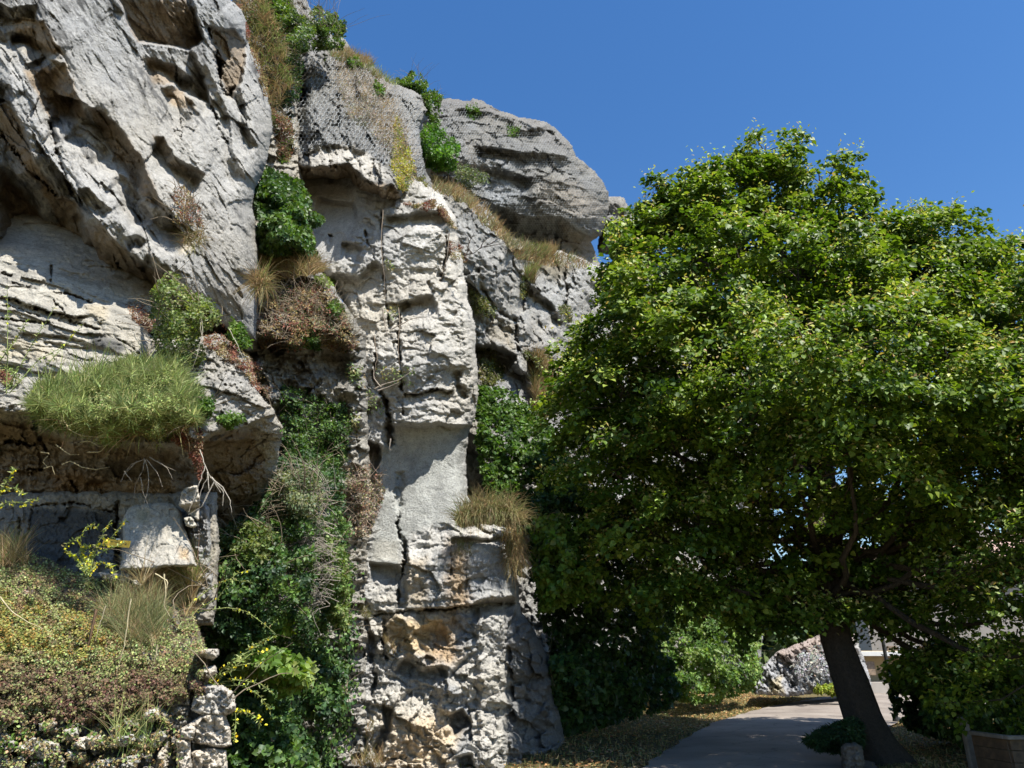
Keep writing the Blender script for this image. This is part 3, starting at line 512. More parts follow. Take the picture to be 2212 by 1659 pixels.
def stone(poly, t, parent, seed, base=GREY * 1.1, roll=(12, .22), label=None, tilt=(0, 0), stains_shade=(), feats=(), rough=1.0, th=.45, name='stone', lichen=.25, ragged=3):
    c = np.mean(np.array(poly), 0)
    dep = lambda X, Y: t + tilt[0] * (X - c[0]) / 100 + tilt[1] * (Y - c[1]) / 100
    o = mass(name, poly, dep, g=1.8, roll=roll, relief=[('fbm', 26, .03 * rough), ('facet', 20, .05 * rough), ('facet', 8, .026 * rough), ('fbm', 4, .008 * rough)], base=base, seed=seed, stains_shade=stains_shade, feats=feats,
             mat=M_STONE, parent=parent, ragged=ragged, thick=th, lichen=lichen)
    if label: o['label'] = label
    return o
stone(RL((990, 935), (1040, 870), (1100, 840), (1250, 815), (1400, 830), (1455, 880), (1470, 930), (1480, 1020), (1540, 1160), (1592, 1342), (1400, 1345), (1120, 1378), (962, 1370), (985, 1150), (972, 1000)), 6.95, rw_, 411, np.array([.40, .385, .345]), (9, .16),
      'large pale squared stone right of the yellow sign', (0, -.35), stains_shade=[(RL((1100, 880), (1200, 900), (1200, 1000), (1080, 960)), np.array([.25, .23, .13]), .5, 8), (RL((1440, 1180), (1520, 1200), (1520, 1300), (1440, 1280)), np.array([.5, .32, .14]), .5, 6)], rough=.35)
stone(RL((1455, 740), (1500, 700), (1590, 675), (1620, 790), (1612, 860), (1600, 985), (1520, 930), (1460, 880), (1430, 850)), 6.9, rw_, 412, np.array([.47, .43, .36]), (6, .12), 'angular pale stone wedged under the ledge', (0, .0),
      feats=[('lip', RL((1430, 850), (1500, 840), (1600, 810)), .16, 12, 30, 1)])
stone(RL((1475, 935), (1540, 935), (1590, 1010), (1560, 1032), (1490, 1012)), 6.86, rw_, 413, np.array([.46, .43, .36]), (5, .1))
stone(RL((1590, 800), (1650, 800), (1690, 870), (1702, 1040), (1690, 1330), (1722, 1420), (1700, 1609), (1380, 1640), (1460, 1360), (1570, 1350), (1560, 1230), (1500, 1060)), 7.45, rw_, 414, np.array([.36, .35, .33]), (9, .3), 'upright grey rock rib beside the stones', rough=1.3)
stone(RL((780, 1390), (1050, 1388), (1052, 1480), (960, 1492), (830, 1455)), 6.75, rw_, 415, np.array([.42, .39, .33]), (5, .12))
stone(RL((1050, 1450), (1100, 1445), (1165, 1472), (1150, 1503), (1080, 1500)), 6.7, rw_, 416, np.array([.45, .42, .36]), (4, .08))

# --- sedum bank and the stone bank beneath it
bank = mass('earth_bank', [(-90, 1165), (0, 1172), (60, 1192), (120, 1215), (170, 1240), (260, 1250), (340, 1285), (420, 1330), (447, 1400), (452, 1460), (440, 1540), (430, 1740), (-90, 1740)],
            [(0, 1180, 7.1), (430, 1320, 6.9), (200, 1250, 6.95), (0, 1480, 5.75), (430, 1480, 6.15), (0, 1659, 5.75), (440, 1659, 6.1), (200, 1400, 6.2)], g=1.9, roll=(14, .3),
            relief=[('fbm', 70, .10), ('facet', 34, .05), ('fbm', 14, .05), ('facet', 9, .03)], stains_shade=[([(-90, 1540), (100, 1560), (230, 1545), (330, 1510), (420, 1480), (450, 1500), (440, 1740), (-90, 1740)], np.array([.42, .40, .35]), .9, 12)],
            feats=[('rough', [(-90, 1540), (230, 1545), (330, 1510), (450, 1480), (440, 1740), (-90, 1740)], 24, .10, 10), ('rough', [(-90, 1540), (230, 1545), (330, 1510), (450, 1480), (440, 1740), (-90, 1740)], 9, .05, 10)], base=np.array([.17, .13, .09]), lichen=.2, seed=51, thick=1.5, mat=M_SOIL)
tag(bank, 'steep earth bank in the bottom left corner', kind='structure')
ST = [((1740, -10), (1920, -10), (1926, 45), (1875, 92), (1745, 42)), ((1760, 170), (1830, 150), (1900, 135), (1912, 195), (1850, 245), (1765, 225)), ((1750, 335), (1850, 322), (1960, 322), (2040, 370), (2072, 425), (2062, 530), (1965, 580), (1810, 572), (1710, 520)),
      ((1790, 592), (1980, 572), (2018, 690), (2030, 835), (1960, 862), (1850, 842), (1710, 800), (1680, 660)), ((1700, 900), (1880, 872), (1990, 892), (1995, 1120), (1690, 1120)), ((1510, 505), (1660, 505), (1668, 640), (1580, 722), (1440, 702), (1425, 610)),
      ((1425, 335), (1640, 338), (1622, 485), (1500, 512), (1432, 440)), ((1215, 770), (1300, 730), (1440, 722), (1472, 770), (1400, 862), (1250, 872)), ((1362, 1010), (1430, 862), (1480, 902), (1500, 1120), (1350, 1120)), ((-60, 560), (80, 556), (132, 630), (30, 712), (-60, 712)),
      ((560, 705), (680, 690), (692, 770), (620, 812), (560, 785)), ((150, 870), (300, 782), (400, 800), (510, 830), (522, 920), (400, 972), (270, 962)), ((410, 1090), (440, 952), (540, 930), (592, 1000), (560, 1090)), ((960, 850), (1050, 772), (1180, 740), (1192, 800), (1100, 852)),
      ((760, 1010), (900, 975), (1060, 950), (1200, 932), (1222, 1000), (1000, 1110), (780, 1110)), ((1560, 800), (1680, 800), (1690, 900), (1690, 1110), (1580, 1110)), ((350, 650), (470, 635), (500, 660), (430, 710), (350, 720)), ((110, 960), (210, 930), (230, 1000), (180, 1110), (90, 1110)),
      ((690, 770), (880, 760), (900, 840), (760, 880), (640, 860)), ((600, 880), (760, 900), (740, 990), (610, 980)), ((1100, 860), (1230, 880), (1360, 900), (1340, 1000), (1230, 1000), (1180, 920)), ((1290, 520), (1400, 520), (1420, 600), (1330, 640), (1270, 590)), ((1700, 270), (1760, 268), (1780, 330), (1710, 360)),
      ((240, 1010), (400, 980), (410, 1110), (230, 1110)), ((-60, 760), (60, 740), (140, 830), (100, 900), (-60, 900)), ((-60, 920), (80, 930), (80, 1110), (-60, 1110)), ((1600, 690), (1690, 650), (1740, 700), (1700, 800), (1580, 790)), ((1060, 1010), (1130, 985), (1210, 1010), (1200, 1110), (1080, 1110))]
for i, q in enumerate(ST):
    cx = np.mean([a[0] for a in q]); cy = np.mean([a[1] for a in q])
    t = 5.95 if cx > 1680 else 5.78 if cx > 1200 else 5.45
    if i in (5, 6): t = 6.05
    q = [(cx + (a - cx) * 1.13, cy + (b - cy) * 1.13) for a, b in q]
    stone(RW(*q), t, bank, 500 + i * 7, (np.array([.55, .49, .40]) if cx > 1400 else np.array([.54, .52, .46])) * (.7 if i in (5, 6) else 1), (9, .17), rough=1.0 if cx > 1600 else 1.5,
          label={2: 'rounded pale stone heading the stacked column', 5: 'dark shaded stone beside the stacked column'}.get(i))
stone(RL((80, 1610), (90, 1550), (180, 1530), (285, 1530), (325, 1600), (290, 1660), (120, 1670)), 6.55, bank, 590, np.array([.30, .25, .22]), (9, .15), 'brown rounded stone half buried in the sedum')

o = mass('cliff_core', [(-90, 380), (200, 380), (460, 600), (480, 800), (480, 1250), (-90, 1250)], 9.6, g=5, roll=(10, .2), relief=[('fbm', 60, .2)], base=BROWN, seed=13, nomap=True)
tag(o, 'dark rock deep behind the ledges', kind='structure')

o = mass('rock_bank', [(1625, 1500), (1640, 1440), (1680, 1405), (1735, 1385), (1790, 1355), (1850, 1370), (1885, 1480), (1870, 1502), (1760, 1500), (1700, 1506)], [(1640, 1450, 24.5), (1740, 1400, 26), (1740, 1500, 25), (1870, 1400, 27.5), (1870, 1500, 27)], g=1.7,
         roll=(14, .8), relief=[('fbm', 40, .5, 50, 1.6), ('facet', 22, .35, 55, 2.0), ('facet', 8, .18, 50, 1.6), ('fbm', 5, .08)], stains_shade=[([(1640, 1400), (1800, 1340), (1870, 1370), (1800, 1400), (1690, 1430)], np.array([.40, .30, .24]), .7, 14), ([(1660, 1470), (1690, 1460), (1695, 1500), (1660, 1500)], np.array([.5, .42, .26]), .7, 6)],
         base=np.array([.40, .40, .41]), lichen=.7, seed=131, mat=M_ROCKFAR, thick=3)
tag(o, 'low grey rock bank at the bend of the road', kind='structure')

# ================================================================== GROUND AND ROAD
def poly_mesh(name, pts, mat, col=None, parent=None):
    me = bpy.data.meshes.new(name); me.from_pydata([tuple(p) for p in pts], [], [list(range(len(pts)))]); me.materials.append(mat)
    o = bpy.data.objects.new(name, me); S.collection.objects.link(o); o.parent = parent; return o
def box(name, c, dims, mat, parent=None, rz=0.0, bevel=.01, tiltx=0.0):
    import bmesh
    bm = bmesh.new(); bmesh.ops.create_cube(bm, size=1.0)
    for v in bm.verts: v.co = Vector((v.co.x * dims[0], v.co.y * dims[1], v.co.z * dims[2]))
    if bevel: bmesh.ops.bevel(bm, geom=list(bm.edges), offset=bevel, segments=1, affect='EDGES')
    me = bpy.data.meshes.new(name); bm.to_mesh(me); bm.free(); me.materials.append(mat)
    o = bpy.data.objects.new(name, me); S.collection.objects.link(o)
    o.location = c; o.rotation_euler = (tiltx, 0, rz); o.parent = parent; return o
gx, gy = np.meshgrid(np.concatenate([np.linspace(-400, -14, 12), np.linspace(-12, 34, 190), np.linspace(38, 400, 12)]), np.concatenate([np.linspace(-60, 7, 8), np.linspace(8, 44, 170), np.linspace(48, 600, 14)]))
gz = .05 * fbm(gx * .5, gy * .5, 4, 900) - .03
# road line from surveyed edges
rl = np.array([(1290, 1745), (1345, 1700), (1392, 1655), (1440, 1617), (1478, 1594), (1540, 1560), (1620, 1535), (1700, 1517), (1780, 1505), (1850, 1498), (1960, 1494), (2200, 1491)], float)
rr = np.array([(2050, 1800), (1990, 1740), (1930, 1690), (1890, 1650), (1880, 1620), (1895, 1592), (1915, 1570), (1950, 1554), (1990, 1540), (2050, 1528), (2150, 1517), (2500, 1509)], float)
def resample(p, n):
    p = np.array(p, float); L = np.concatenate([[0], np.cumsum(np.hypot(*(p[1:] - p[:-1]).T[:2]))]); u = np.linspace(0, L[-1], n)
    return np.stack([np.interp(u, L, p[:, k]) for k in range(p.shape[1])], 1)
RLw = resample(G(rl[:, 0], rl[:, 1], .03), 90); RRw = resample(G(rr[:, 0], rr[:, 1], .03), 90)
roadpoly = np.concatenate([RLw[:, :2], RRw[::-1, :2]])
ds = sdf(roadpoly, gx, gy)
bank_l = sstep(0.3, 5.0, -ds) * sstep(12, 16, gy) * .5 * (gx < 12)
gz = gz * sstep(.2, 1.2, -ds) + bank_l * (1 - sstep(12, 14, gx)) - .03 * (ds > -.2)
Vg = np.stack([gx.ravel(), gy.ravel(), gz.ravel()], 1); ny_, nx_ = gx.shape; ii = np.arange(ny_ * nx_).reshape(ny_, nx_)
Fg = np.stack([ii[:-1, :-1].ravel(), ii[:-1, 1:].ravel(), ii[1:, 1:].ravel(), ii[1:, :-1].ravel()], 1)
f = sstep(-.2, .4, fbm(gx * .35, gy * .35, 4, 905))[..., None]
cg = np.array([.17, .115, .055]) * (1 - f) + np.array([.12, .11, .045]) * f
ground = mesh('ground', Vg, Fg, M_SOIL, cg.reshape(-1, 3), smooth=True); tag(ground, kind='structure')
M_ROAD, ns, ls, b = newmat('asphalt')
tc = node(ns, 'ShaderNodeTexCoord'); n1 = node(ns, 'ShaderNodeTexNoise'); n1.inputs['Scale'].default_value = 60; n1.inputs['Detail'].default_value = 4; n2 = node(ns, 'ShaderNodeTexNoise'); n2.inputs['Scale'].default_value = .7; n2.inputs['Detail'].default_value = 5
ls.new(tc.outputs['Object'], n1.inputs['Vector']); ls.new(tc.outputs['Object'], n2.inputs['Vector'])
rp = node(ns, 'ShaderNodeValToRGB'); rp.color_ramp.elements[0].color = (.17, .14, .115, 1); rp.color_ramp.elements[1].color = (.27, .232, .195, 1); rp.color_ramp.elements[0].position = .35; rp.color_ramp.elements[1].position = .65
ls.new(n2.outputs[0], rp.inputs[0]); mr = node(ns, 'ShaderNodeMapRange'); mr.inputs[3].default_value = .75; mr.inputs[4].default_value = 1.25; ls.new(n1.outputs[0], mr.inputs[0])
mx = node(ns, 'ShaderNodeVectorMath', operation='SCALE'); ls.new(rp.outputs[0], mx.inputs[0]); ls.new(mr.outputs[0], mx.inputs['Scale']); ve = node(ns, 'ShaderNodeTexVoronoi', feature='DISTANCE_TO_EDGE'); ve.inputs['Scale'].default_value = .55
n4 = node(ns, 'ShaderNodeTexNoise'); n4.inputs['Scale'].default_value = 2.5; n4.inputs['Detail'].default_value = 6; ls.new(tc.outputs['Object'], n4.inputs['Vector'])
wv = node(ns, 'ShaderNodeVectorMath', operation='MULTIPLY_ADD'); ls.new(n4.outputs['Color'], wv.inputs[0]); wv.inputs[1].default_value = (.9, .9, 0); ls.new(tc.outputs['Object'], wv.inputs[2]); ls.new(wv.outputs[0], ve.inputs['Vector'])
cr = node(ns, 'ShaderNodeMapRange'); cr.inputs[1].default_value = 0; cr.inputs[2].default_value = .012; cr.inputs[3].default_value = .45; cr.inputs[4].default_value = 1; ls.new(ve.outputs['Distance'], cr.inputs[0])
mc = node(ns, 'ShaderNodeVectorMath', operation='SCALE'); ls.new(mx.outputs[0], mc.inputs[0]); ls.new(cr.outputs[0], mc.inputs['Scale'])
ls.new(mc.outputs[0], b.inputs['Base Color']); b.inputs['Roughness'].default_value = .85
bp = node(ns, 'ShaderNodeBump'); bp.inputs['Strength'].default_value = .3; bp.inputs['Distance'].default_value = .01; ls.new(n1.outputs[0], bp.inputs['Height']); ls.new(bp.outputs[0], b.inputs['Normal'])
K = 12; Vr = []
for k in range(K + 1):
    f = k / K; q = RLw * (1 - f) + RRw * f; q = q.copy(); q[:, 2] = .015 + .05 * (1 - (2 * f - 1) ** 2)
    if k == 0: q[:, 0] += .12 * fbm(q[:, 1] * 2, q[:, 0] * 0, 3, 77)
    Vr.append(q)
Vr = np.array(Vr); ii = np.arange(Vr.shape[0] * 90).reshape(Vr.shape[0], 90)
road = mesh('road', Vr.reshape(-1, 3), np.stack([ii[:-1, :-1].ravel(), ii[1:, :-1].ravel(), ii[1:, 1:].ravel(), ii[:-1, 1:].ravel()], 1), M_ROAD, smooth=True); tag(road, kind='structure')

# ================================================================== PLANT BUILDERS
def unit(v): return v / (np.linalg.norm(v, axis=-1, keepdims=True) + 1e-9)
T_OVAL = (np.array([(0, 0, 0), (.32, .45, .10), (0, 1, -.05), (-.32, .45, .10)]) * 1.0, np.array([(0, 1, 2), (0, 2, 3)]))
T_HEART = (np.array([(0, 0, 0), (.42, .12, .10), (.46, .48, .12), (0, 1.05, -.12), (-.46, .48, .12), (-.42, .12, .10)]), np.array([(0, 1, 2), (0, 2, 3), (0, 3, 4), (0, 4, 5)]))
T_BLADE = (np.array([(-.03, 0, 0), (.03, 0, 0), (.022, .5, .06), (-.022, .5, .06), (0, 1, .3)]), np.array([(0, 1, 2), (0, 2, 3), (3, 2, 4)]))
T_NEEDLE = (np.array([(-.07, 0, 0), (.07, 0, 0), (0, 1, .05)]), np.array([(0, 1, 2)]))
def leaves(name, C, size, N, T, col, mat, tmpl=T_OVAL, parent=None, width=1.0):
    """every leaf its own folded blade: centre, size, facing, direction, colour"""
    tv, tf = tmpl; n = len(C); N = unit(N); T = unit(T - N * (T * N).sum(-1, keepdims=True)); U = np.cross(T, N)
    sz = np.asarray(size) * np.ones(n)
    V = C[:, None] + sz[:, None, None] * (tv[None, :, 0:1] * width * U[:, None] + tv[None, :, 1:2] * T[:, None] + tv[None, :, 2:3] * N[:, None])
    F = (tf[None] + (np.arange(n) * len(tv))[:, None, None]).reshape(-1, 3)
    return mesh(name, V.reshape(-1, 3), F, mat, np.repeat(col, len(tv), 0), parent)
def tubes(name, lines, radii, mat, col, parent=None, k=4):
    """many stems or limbs; each line (n,3) with a radius per point"""
    V = []; F = []; Cc = []; off = 0
    for L, r in zip(lines, radii):
        L = np.asarray(L, float); r = np.asarray(r, float) * np.ones(len(L)); d = unit(np.gradient(L, axis=0))
        a = np.cross(d, [0.3, .1, 1.0]); a = unit(a + 1e-6); b_ = np.cross(d, a)
        th = np.arange(k) / k * 2 * math.pi
        ring = L[:, None] + r[:, None, None] * (np.cos(th)[None, :, None] * a[:, None] + np.sin(th)[None, :, None] * b_[:, None])
        V.append(ring.reshape(-1, 3)); m = len(L); i = np.arange(m - 1)[:, None] * k; j = np.arange(k)[None]; j2 = (j + 1) % k
        F.append((np.stack([i + j, i + j2, i + k + j2, i + k + j], -1).reshape(-1, 4)) + off); off += m * k
    V = np.concatenate(V); return mesh(name, V, np.concatenate(F), mat, np.tile(np.array(col, float), (len(V), 1)) * (1 + .3 * rng.uniform(-1, 1, (len(V), 1))), parent, smooth=k > 4)
def inpoly(poly, n, clump=0, seed=0, edge=6.0):
    p = np.array(poly); x0, y0 = p.min(0) - edge; x1, y1 = p.max(0) + edge; X = []; Y = []; got = 0
    for _ in range(60):
        x = rng.uniform(x0, x1, n); y = rng.uniform(y0, y1, n)
        s = sdf(poly, x, y) + edge * 1.6 * fbm(x / 18, y / 18, 3, seed + 2); m = s > 0
        if clump: m &= rng.random(n) < np.clip(.55 + clump * fbm(x / 14, y / 14, 3, seed), .03, 1)
        X.append(x[m]); Y.append(y[m]); got += m.sum()
        if got >= n: break
    return np.concatenate(X)[:n], np.concatenate(Y)[:n]
def palette(cols, n, var=.3, x=None, y=None, seed=0):
    cols = np.array(cols, float)
    if x is None: i = rng.integers(0, len(cols), n)
    else:
        q = np.clip((fbm(x / 22, y / 22, 3, seed) * .9 + .5 + .35 * rng.normal(0, 1, n) * .6) * len(cols), 0, len(cols) - 1e-3); i = q.astype(int)
    return np.clip(cols[i] * (1 + var * rng.normal(0, .6, (n, 1))), .004, .9) * (1 + .08 * rng.normal(0, 1, (n, 3)))
GREEN = [(.035, .075, .015), (.05, .10, .02), (.07, .13, .025), (.10, .17, .035)]
IVY = [(.020, .05, .018), (.028, .065, .02), (.04, .085, .025), (.06, .11, .03)]
LIME = [(.05, .105, .014), (.075, .14, .018), (.10, .175, .022), (.14, .21, .035)]
BROOM = [(.22, .27, .08), (.29, .33, .12), (.36, .39, .16), (.15, .20, .06)]
DRYC = [(.34, .25, .12), (.42, .32, .17), (.26, .18, .09), (.22, .2, .08)]
SED = [(.24, .17, .09), (.34, .28, .14), (.22, .27, .09), (.30, .35, .13), (.38, .40, .18), (.18, .14, .08)]
REDC = [(.25, .10, .07), (.30, .16, .11), (.19, .09, .06), (.26, .19, .11)]
GREYT = [(.30, .27, .22), (.40, .37, .32), (.22, .19, .15)]
def rand_dir(n): return unit(rng.normal(0, 1, (n, 3)))
def foliage(name, poly, n, size, cols, thick=.5, fallback=None, tmpl=T_OVAL, mat=None, parent=None, clump=.6, seed=0, up=.5, front=.5, wild=.8, lift=0.0, droop=.4, pn='foliage', edge=6, width=1.0):
    x, y = inpoly(poly, n, clump, seed, edge); n = len(x); s = np.maximum(sdf(poly, x, y), 0)
    if fallback is not None and not np.isscalar(fallback): tf = tps(fallback)(x, y); t = tf
    elif fallback is not None: t = np.full(n, float(fallback)) 
    else: t = zget(x, y); m = t < 1e8; x, y, s, t = x[m], y[m], s[m], t[m]; n = len(x)
    sm = max(np.sqrt(s).max(), 1); dome = np.sqrt(s) / sm * (.55 + .9 * (fbm(x / 30, y / 30, 3, seed + 9) + .5))
    h = thick * np.clip(dome, .03, 2) * (1 - .75 * rng.random(n) ** 2)
    t = t - lift - h; C = P(x, y, t)
    sc = (np.median(t) / FOC); C += rng.normal(0, sc * 1.2, (n, 3))
    N = np.array([.1, -front, up]) + wild * rand_dir(n); T = np.array([0, -.2, -droop]) + .9 * rand_dir(n)
    sz = size * rng.uniform(.55, 1.25, n)
    return leaves(pn, C, sz, N, T, palette(cols, n, .35, x, y, seed + 3), mat or M_LEAF, tmpl, parent, width)
def stems(poly, n, length, parent, col=(.2, .15, .1), r=.006, seed=0, fallback=None, dirv=(0, -.4, .6), wild=.7, lift=.05, droop=.5, pn='stems', seg=5, mat=None, branch=0):
    x, y = inpoly(poly, n, 0, seed, 2); n = len(x)
    t = zget(x, y) if fallback is None else np.full(n, float(fallback)); m = t < 1e8; C = P(x[m], y[m], t[m] - lift)
    L = []; R = []
    for c in C:
        d = unit(np.array(dirv) + wild * rand_dir(1)[0]); l = length * random.uniform(.5, 1.2); q = [c]
        for k in range(seg):
            d = unit(d + .25 * rand_dir(1)[0] + np.array([0, 0, -droop * .25])); q.append(q[-1] + d * l / seg)
        L.append(q); R.append(np.linspace(r, r * .35, seg + 1))
        for _ in range(branch):
            j = random.randrange(1, seg); e = unit(d + .9 * rand_dir(1)[0]); L.append([q[j], q[j] + e * l * .25, q[j] + (e + .3 * rand_dir(1)[0]) * l * .45]); R.append([r * .5, r * .35, r * .2])
    return tubes(pn, L, R, mat or M_TWIG, col, parent, 3)
def grass(poly, n, length, cols, parent, seed=0, fallback=None, thick=0.0, dirv=(0, -.3, .8), wild=.5, droop=.6, lift=0.0, wdt=.006, pn='blades', clump=.8, seg=4, radial=None):
    """curved tapering blades"""
    x, y = inpoly(poly, n, clump, seed, 4); n = len(x)
    t = zget(x, y) if fallback is None else np.full(n, float(fallback)); m = t < 1e8; x, y, t = x[m], y[m], t[m]; n = len(x)
    if thick:
        s_ = np.maximum(sdf(poly, x, y), 0); dm = np.sqrt(s_) / np.sqrt(s_).max() * (.5 + 1.0 * (fbm(x / 26, y / 26, 3, seed + 9) + .5)); t = t - thick * dm * (1 - .6 * rng.random(n) ** 2)
    C = P(x, y, t - lift * rng.random(n)); d = unit(np.array(dirv) + wild * rand_dir(n))
    if radial is not None:
        c0 = P(*radial); d = unit(unit(C - c0) * .6 + np.array(dirv) + wild * rand_dir(n))
    l = length * rng.uniform(.45, 1.2, n); side = unit(np.cross(d, unit(C - CAM))) ; V = []; p = C.copy(); g_ = np.array([0, 0, -1.0])
    for k in range(seg + 1):
        f = k / seg; wv = (wdt * (1 - f * .92)) * np.ones(n)
        V.append(np.stack([p - side * wv[:, None] * .5, p + side * wv[:, None] * .5], 1)); d = unit(d + g_ * droop * (f + .15) * .5 + .10 * rand_dir(n)); p = p + d * (l / seg)[:, None]
    V = np.stack(V, 1).reshape(n, -1, 3); k = (seg + 1) * 2; i = np.arange(seg) * 2
    tf = np.stack([i, i + 1, i + 3, i + 2], 1); F = (tf[None] + (np.arange(n) * k)[:, None, None]).reshape(-1, 4)
    col = palette(cols, n, .3, x, y, seed + 4); return mesh(pn, V.reshape(-1, 3), F, M_DRY, np.repeat(col, k, 0), parent)
def stuff(o): o['kind'] = 'stuff'; return o

# ================================================================== THE LIME TREE
tree = thing('lime_tree', 'big lime tree with a leaning dark trunk beside the road', 'tree')
base = G(1868, 1640, 0.0); TB = 12.3
trunk_pts = [P(1915, 1675, TB), P(1892, 1615, TB + .05), P(1866, 1550, TB + .1), P(1836, 1470, TB + .2), P(1806, 1390, TB + .3), P(1788, 1300, TB + .5), P(1782, 1180, TB + .7), P(1775, 1040, TB + .9), P(1765, 880, TB + 1.1), P(1740, 700, TB + 1.3), P(1710, 520, TB + 1.3)]
trunk_r = [.52, .36, .295, .27, .25, .245, .30, .25, .19, .12, .05]
def flesh(L, r, n=40, wob=.03, seed=0):
    L = np.array(L); u = np.linspace(0, 1, len(L)); uu = np.linspace(0, 1, n)
    q = np.stack([np.interp(uu, u, L[:, k]) for k in range(3)], 1); ker = np.array([.25, .5, .25])
    for _ in range(3):
        q[1:-1] = .25 * q[:-2] + .5 * q[1:-1] + .25 * q[2:]
    return q + wob * np.stack([fbm(uu * 6, uu * 0 + k * 9, 2, 30 + seed) for k in range(3)], 1), np.interp(uu, u, r)
q, r = flesh(trunk_pts, trunk_r, 60, .03)
def trunk_mesh(name, q, r, mat, col, parent, k=20, flute=.10):
    d = unit(np.gradient(q, axis=0)); a = unit(np.cross(d, [0, 1.0, .1])); b_ = np.cross(d, a); th = np.arange(k) / k * 2 * math.pi
    rr_ = r[:, None] * (1 + flute * np.cos(th * 5 + q[:, 2:3] * .3) * (1 + 1.5 * np.exp(-np.arange(len(q))[:, None] / 4.)) + .06 * fbm(th[None] * 2 + 0 * q[:, 2:3], q[:, 2:3] * 2 + 0 * th[None], 3, 5))
    V = q[:, None] + rr_[..., None] * (np.cos(th)[None, :, None] * a[:, None] + np.sin(th)[None, :, None] * b_[:, None]); m = len(q)
    i = np.arange(m - 1)[:, None] * k; j = np.arange(k)[None]; j2 = (j + 1) % k
    return mesh(name, V.reshape(-1, 3), np.stack([i + j, i + j2, i + k + j2, i + k + j], -1).reshape(-1, 4), mat, np.array(col), parent, smooth=True)
trunk_mesh('trunk', q, r, M_BARK, (.085, .07, .055), tree)
# crown: foliage masses (survey x, y, distance, radius in metres)
LOBES = [(1650, 335, 13.6, .75), (1655, 430, 13.2, 1.1), (1545, 400, 13.2, .95), (1440, 440, 13.0, 1.0), (1360, 455, 13.2, .7), (1340, 560, 13.0, .8), (1770, 420, 13.4, 1.0), (1850, 500, 13.4, 1.0), (1975, 480, 13.8, .85), (1960, 560, 13.4, 1.1),
         (2085, 560, 13.6, .95), (2150, 610, 13.4, .9), (2200, 690, 13.0, 1.1), (1470, 560, 12.4, 1.2), (1600, 560, 12.0, 1.3), (1740, 570, 12.0, 1.3), (1880, 650, 12.0, 1.3), (2030, 700, 12.2, 1.3), (1390, 680, 12.4, 1.1), (1300, 760, 12.8, .8), (1250, 740, 13.2, .55),
         (1330, 880, 12.2, .95), (1265, 900, 12.9, .45), (1460, 800, 11.4, 1.25), (1600, 740, 11.0, 1.3), (1760, 780, 10.9, 1.3), (1900, 850, 11.0, 1.3), (2060, 880, 11.3, 1.3), (2190, 860, 11.8, 1.2), (2200, 1010, 11.4, 1.2), (1420, 960, 11.4, 1.1), (1560, 950, 10.8, 1.15),
         (1310, 1030, 12.2, .8), (1370, 1130, 11.8, .85), (1480, 1120, 11.3, .95), (1620, 1120, 10.9, .85), (1700, 960, 10.6, 1.0), (1850, 1010, 10.6, 1.1), (2010, 1060, 10.6, 1.2), (2150, 1150, 10.8, 1.2),
         (1400, 1230, 11.9, .8), (1520, 1240, 11.6, .75), (1640, 1240, 11.4, .7), (1720, 1180, 12.8, .8), (1900, 1180, 11.0, .95), (1980, 1250, 11.4, .9), (2100, 1290, 11.3, 1.0), (2200, 1350, 11.2, 1.0),
         (1500, 700, 14.5, 1.4), (1700, 700, 15.3, 1.6), (1900, 740, 15.2, 1.6), (2080, 800, 15.0, 1.5), (1600, 900, 15.8, 1.5), (1780, 900, 16.0, 1.5), (1420, 900, 15.2, 1.3), (1950, 960, 15.8, 1.5), (2150, 980, 15.0, 1.4), (1560, 1080, 15.2, 1.2), (1860, 1120, 15.5, 1.2), (2060, 1180, 15.0, 1.2), (1400, 1060, 14.4, 1.1),
         (1620, 1310, 11.6, .45), (1740, 1330, 11.3, .4), (1560, 1290, 12.0, .45), (1460, 1290, 12.4, .5), (1700, 1290, 12.2, .55), (1900, 1320, 11.0, .5), (1990, 1400, 11.3, .55), (2100, 1430, 11.0, .6), (2190, 1480, 10.8, .6)]
LOBES += [(2205, 560, 12.8, .8), (2040, 500, 13.2, .8), (1900, 470, 13.2, .7), (1652, 262, 13.4, .42), (1530, 330, 13.2, .5), (1400, 372, 13.1, .5), (1345, 400, 13.2, .4), (1780, 335, 13.4, .55), (1850, 420, 13.4, .5), (1982, 400, 13.6, .5), (2040, 450, 13.6, .5), (2120, 500, 13.5, .5), (1600, 330, 13.4, .5), (1470, 385, 13.0, .45), (2290, 760, 11.5, 1.4), (2300, 1000, 10.6, 1.5), (2320, 1250, 10.2, 1.4), (2260, 1450, 10.2, .9), (2420, 900, 10.5, 1.7), (2440, 1180, 9.8, 1.6), (2000, 900, 10.6, 1.1), (1820, 860, 10.6, 1.0), (1660, 860, 10.6, .95), (2150, 1050, 10.4, 1.1)]
lob = np.array(LOBES, float); lob[:, 0] += 62 * np.clip((1500 - lob[:, 0]) / 150, 0, 1) * np.clip((800 - lob[:, 1]) / 100, 0, 1); lob[:, 1] += 66 * np.clip((820 - lob[:, 1]) / 350, 0, 1) + 14 * np.clip((lob[:, 0] - 1780) / 150, 0, 1) * np.clip((760 - lob[:, 1]) / 100, 0, 1);
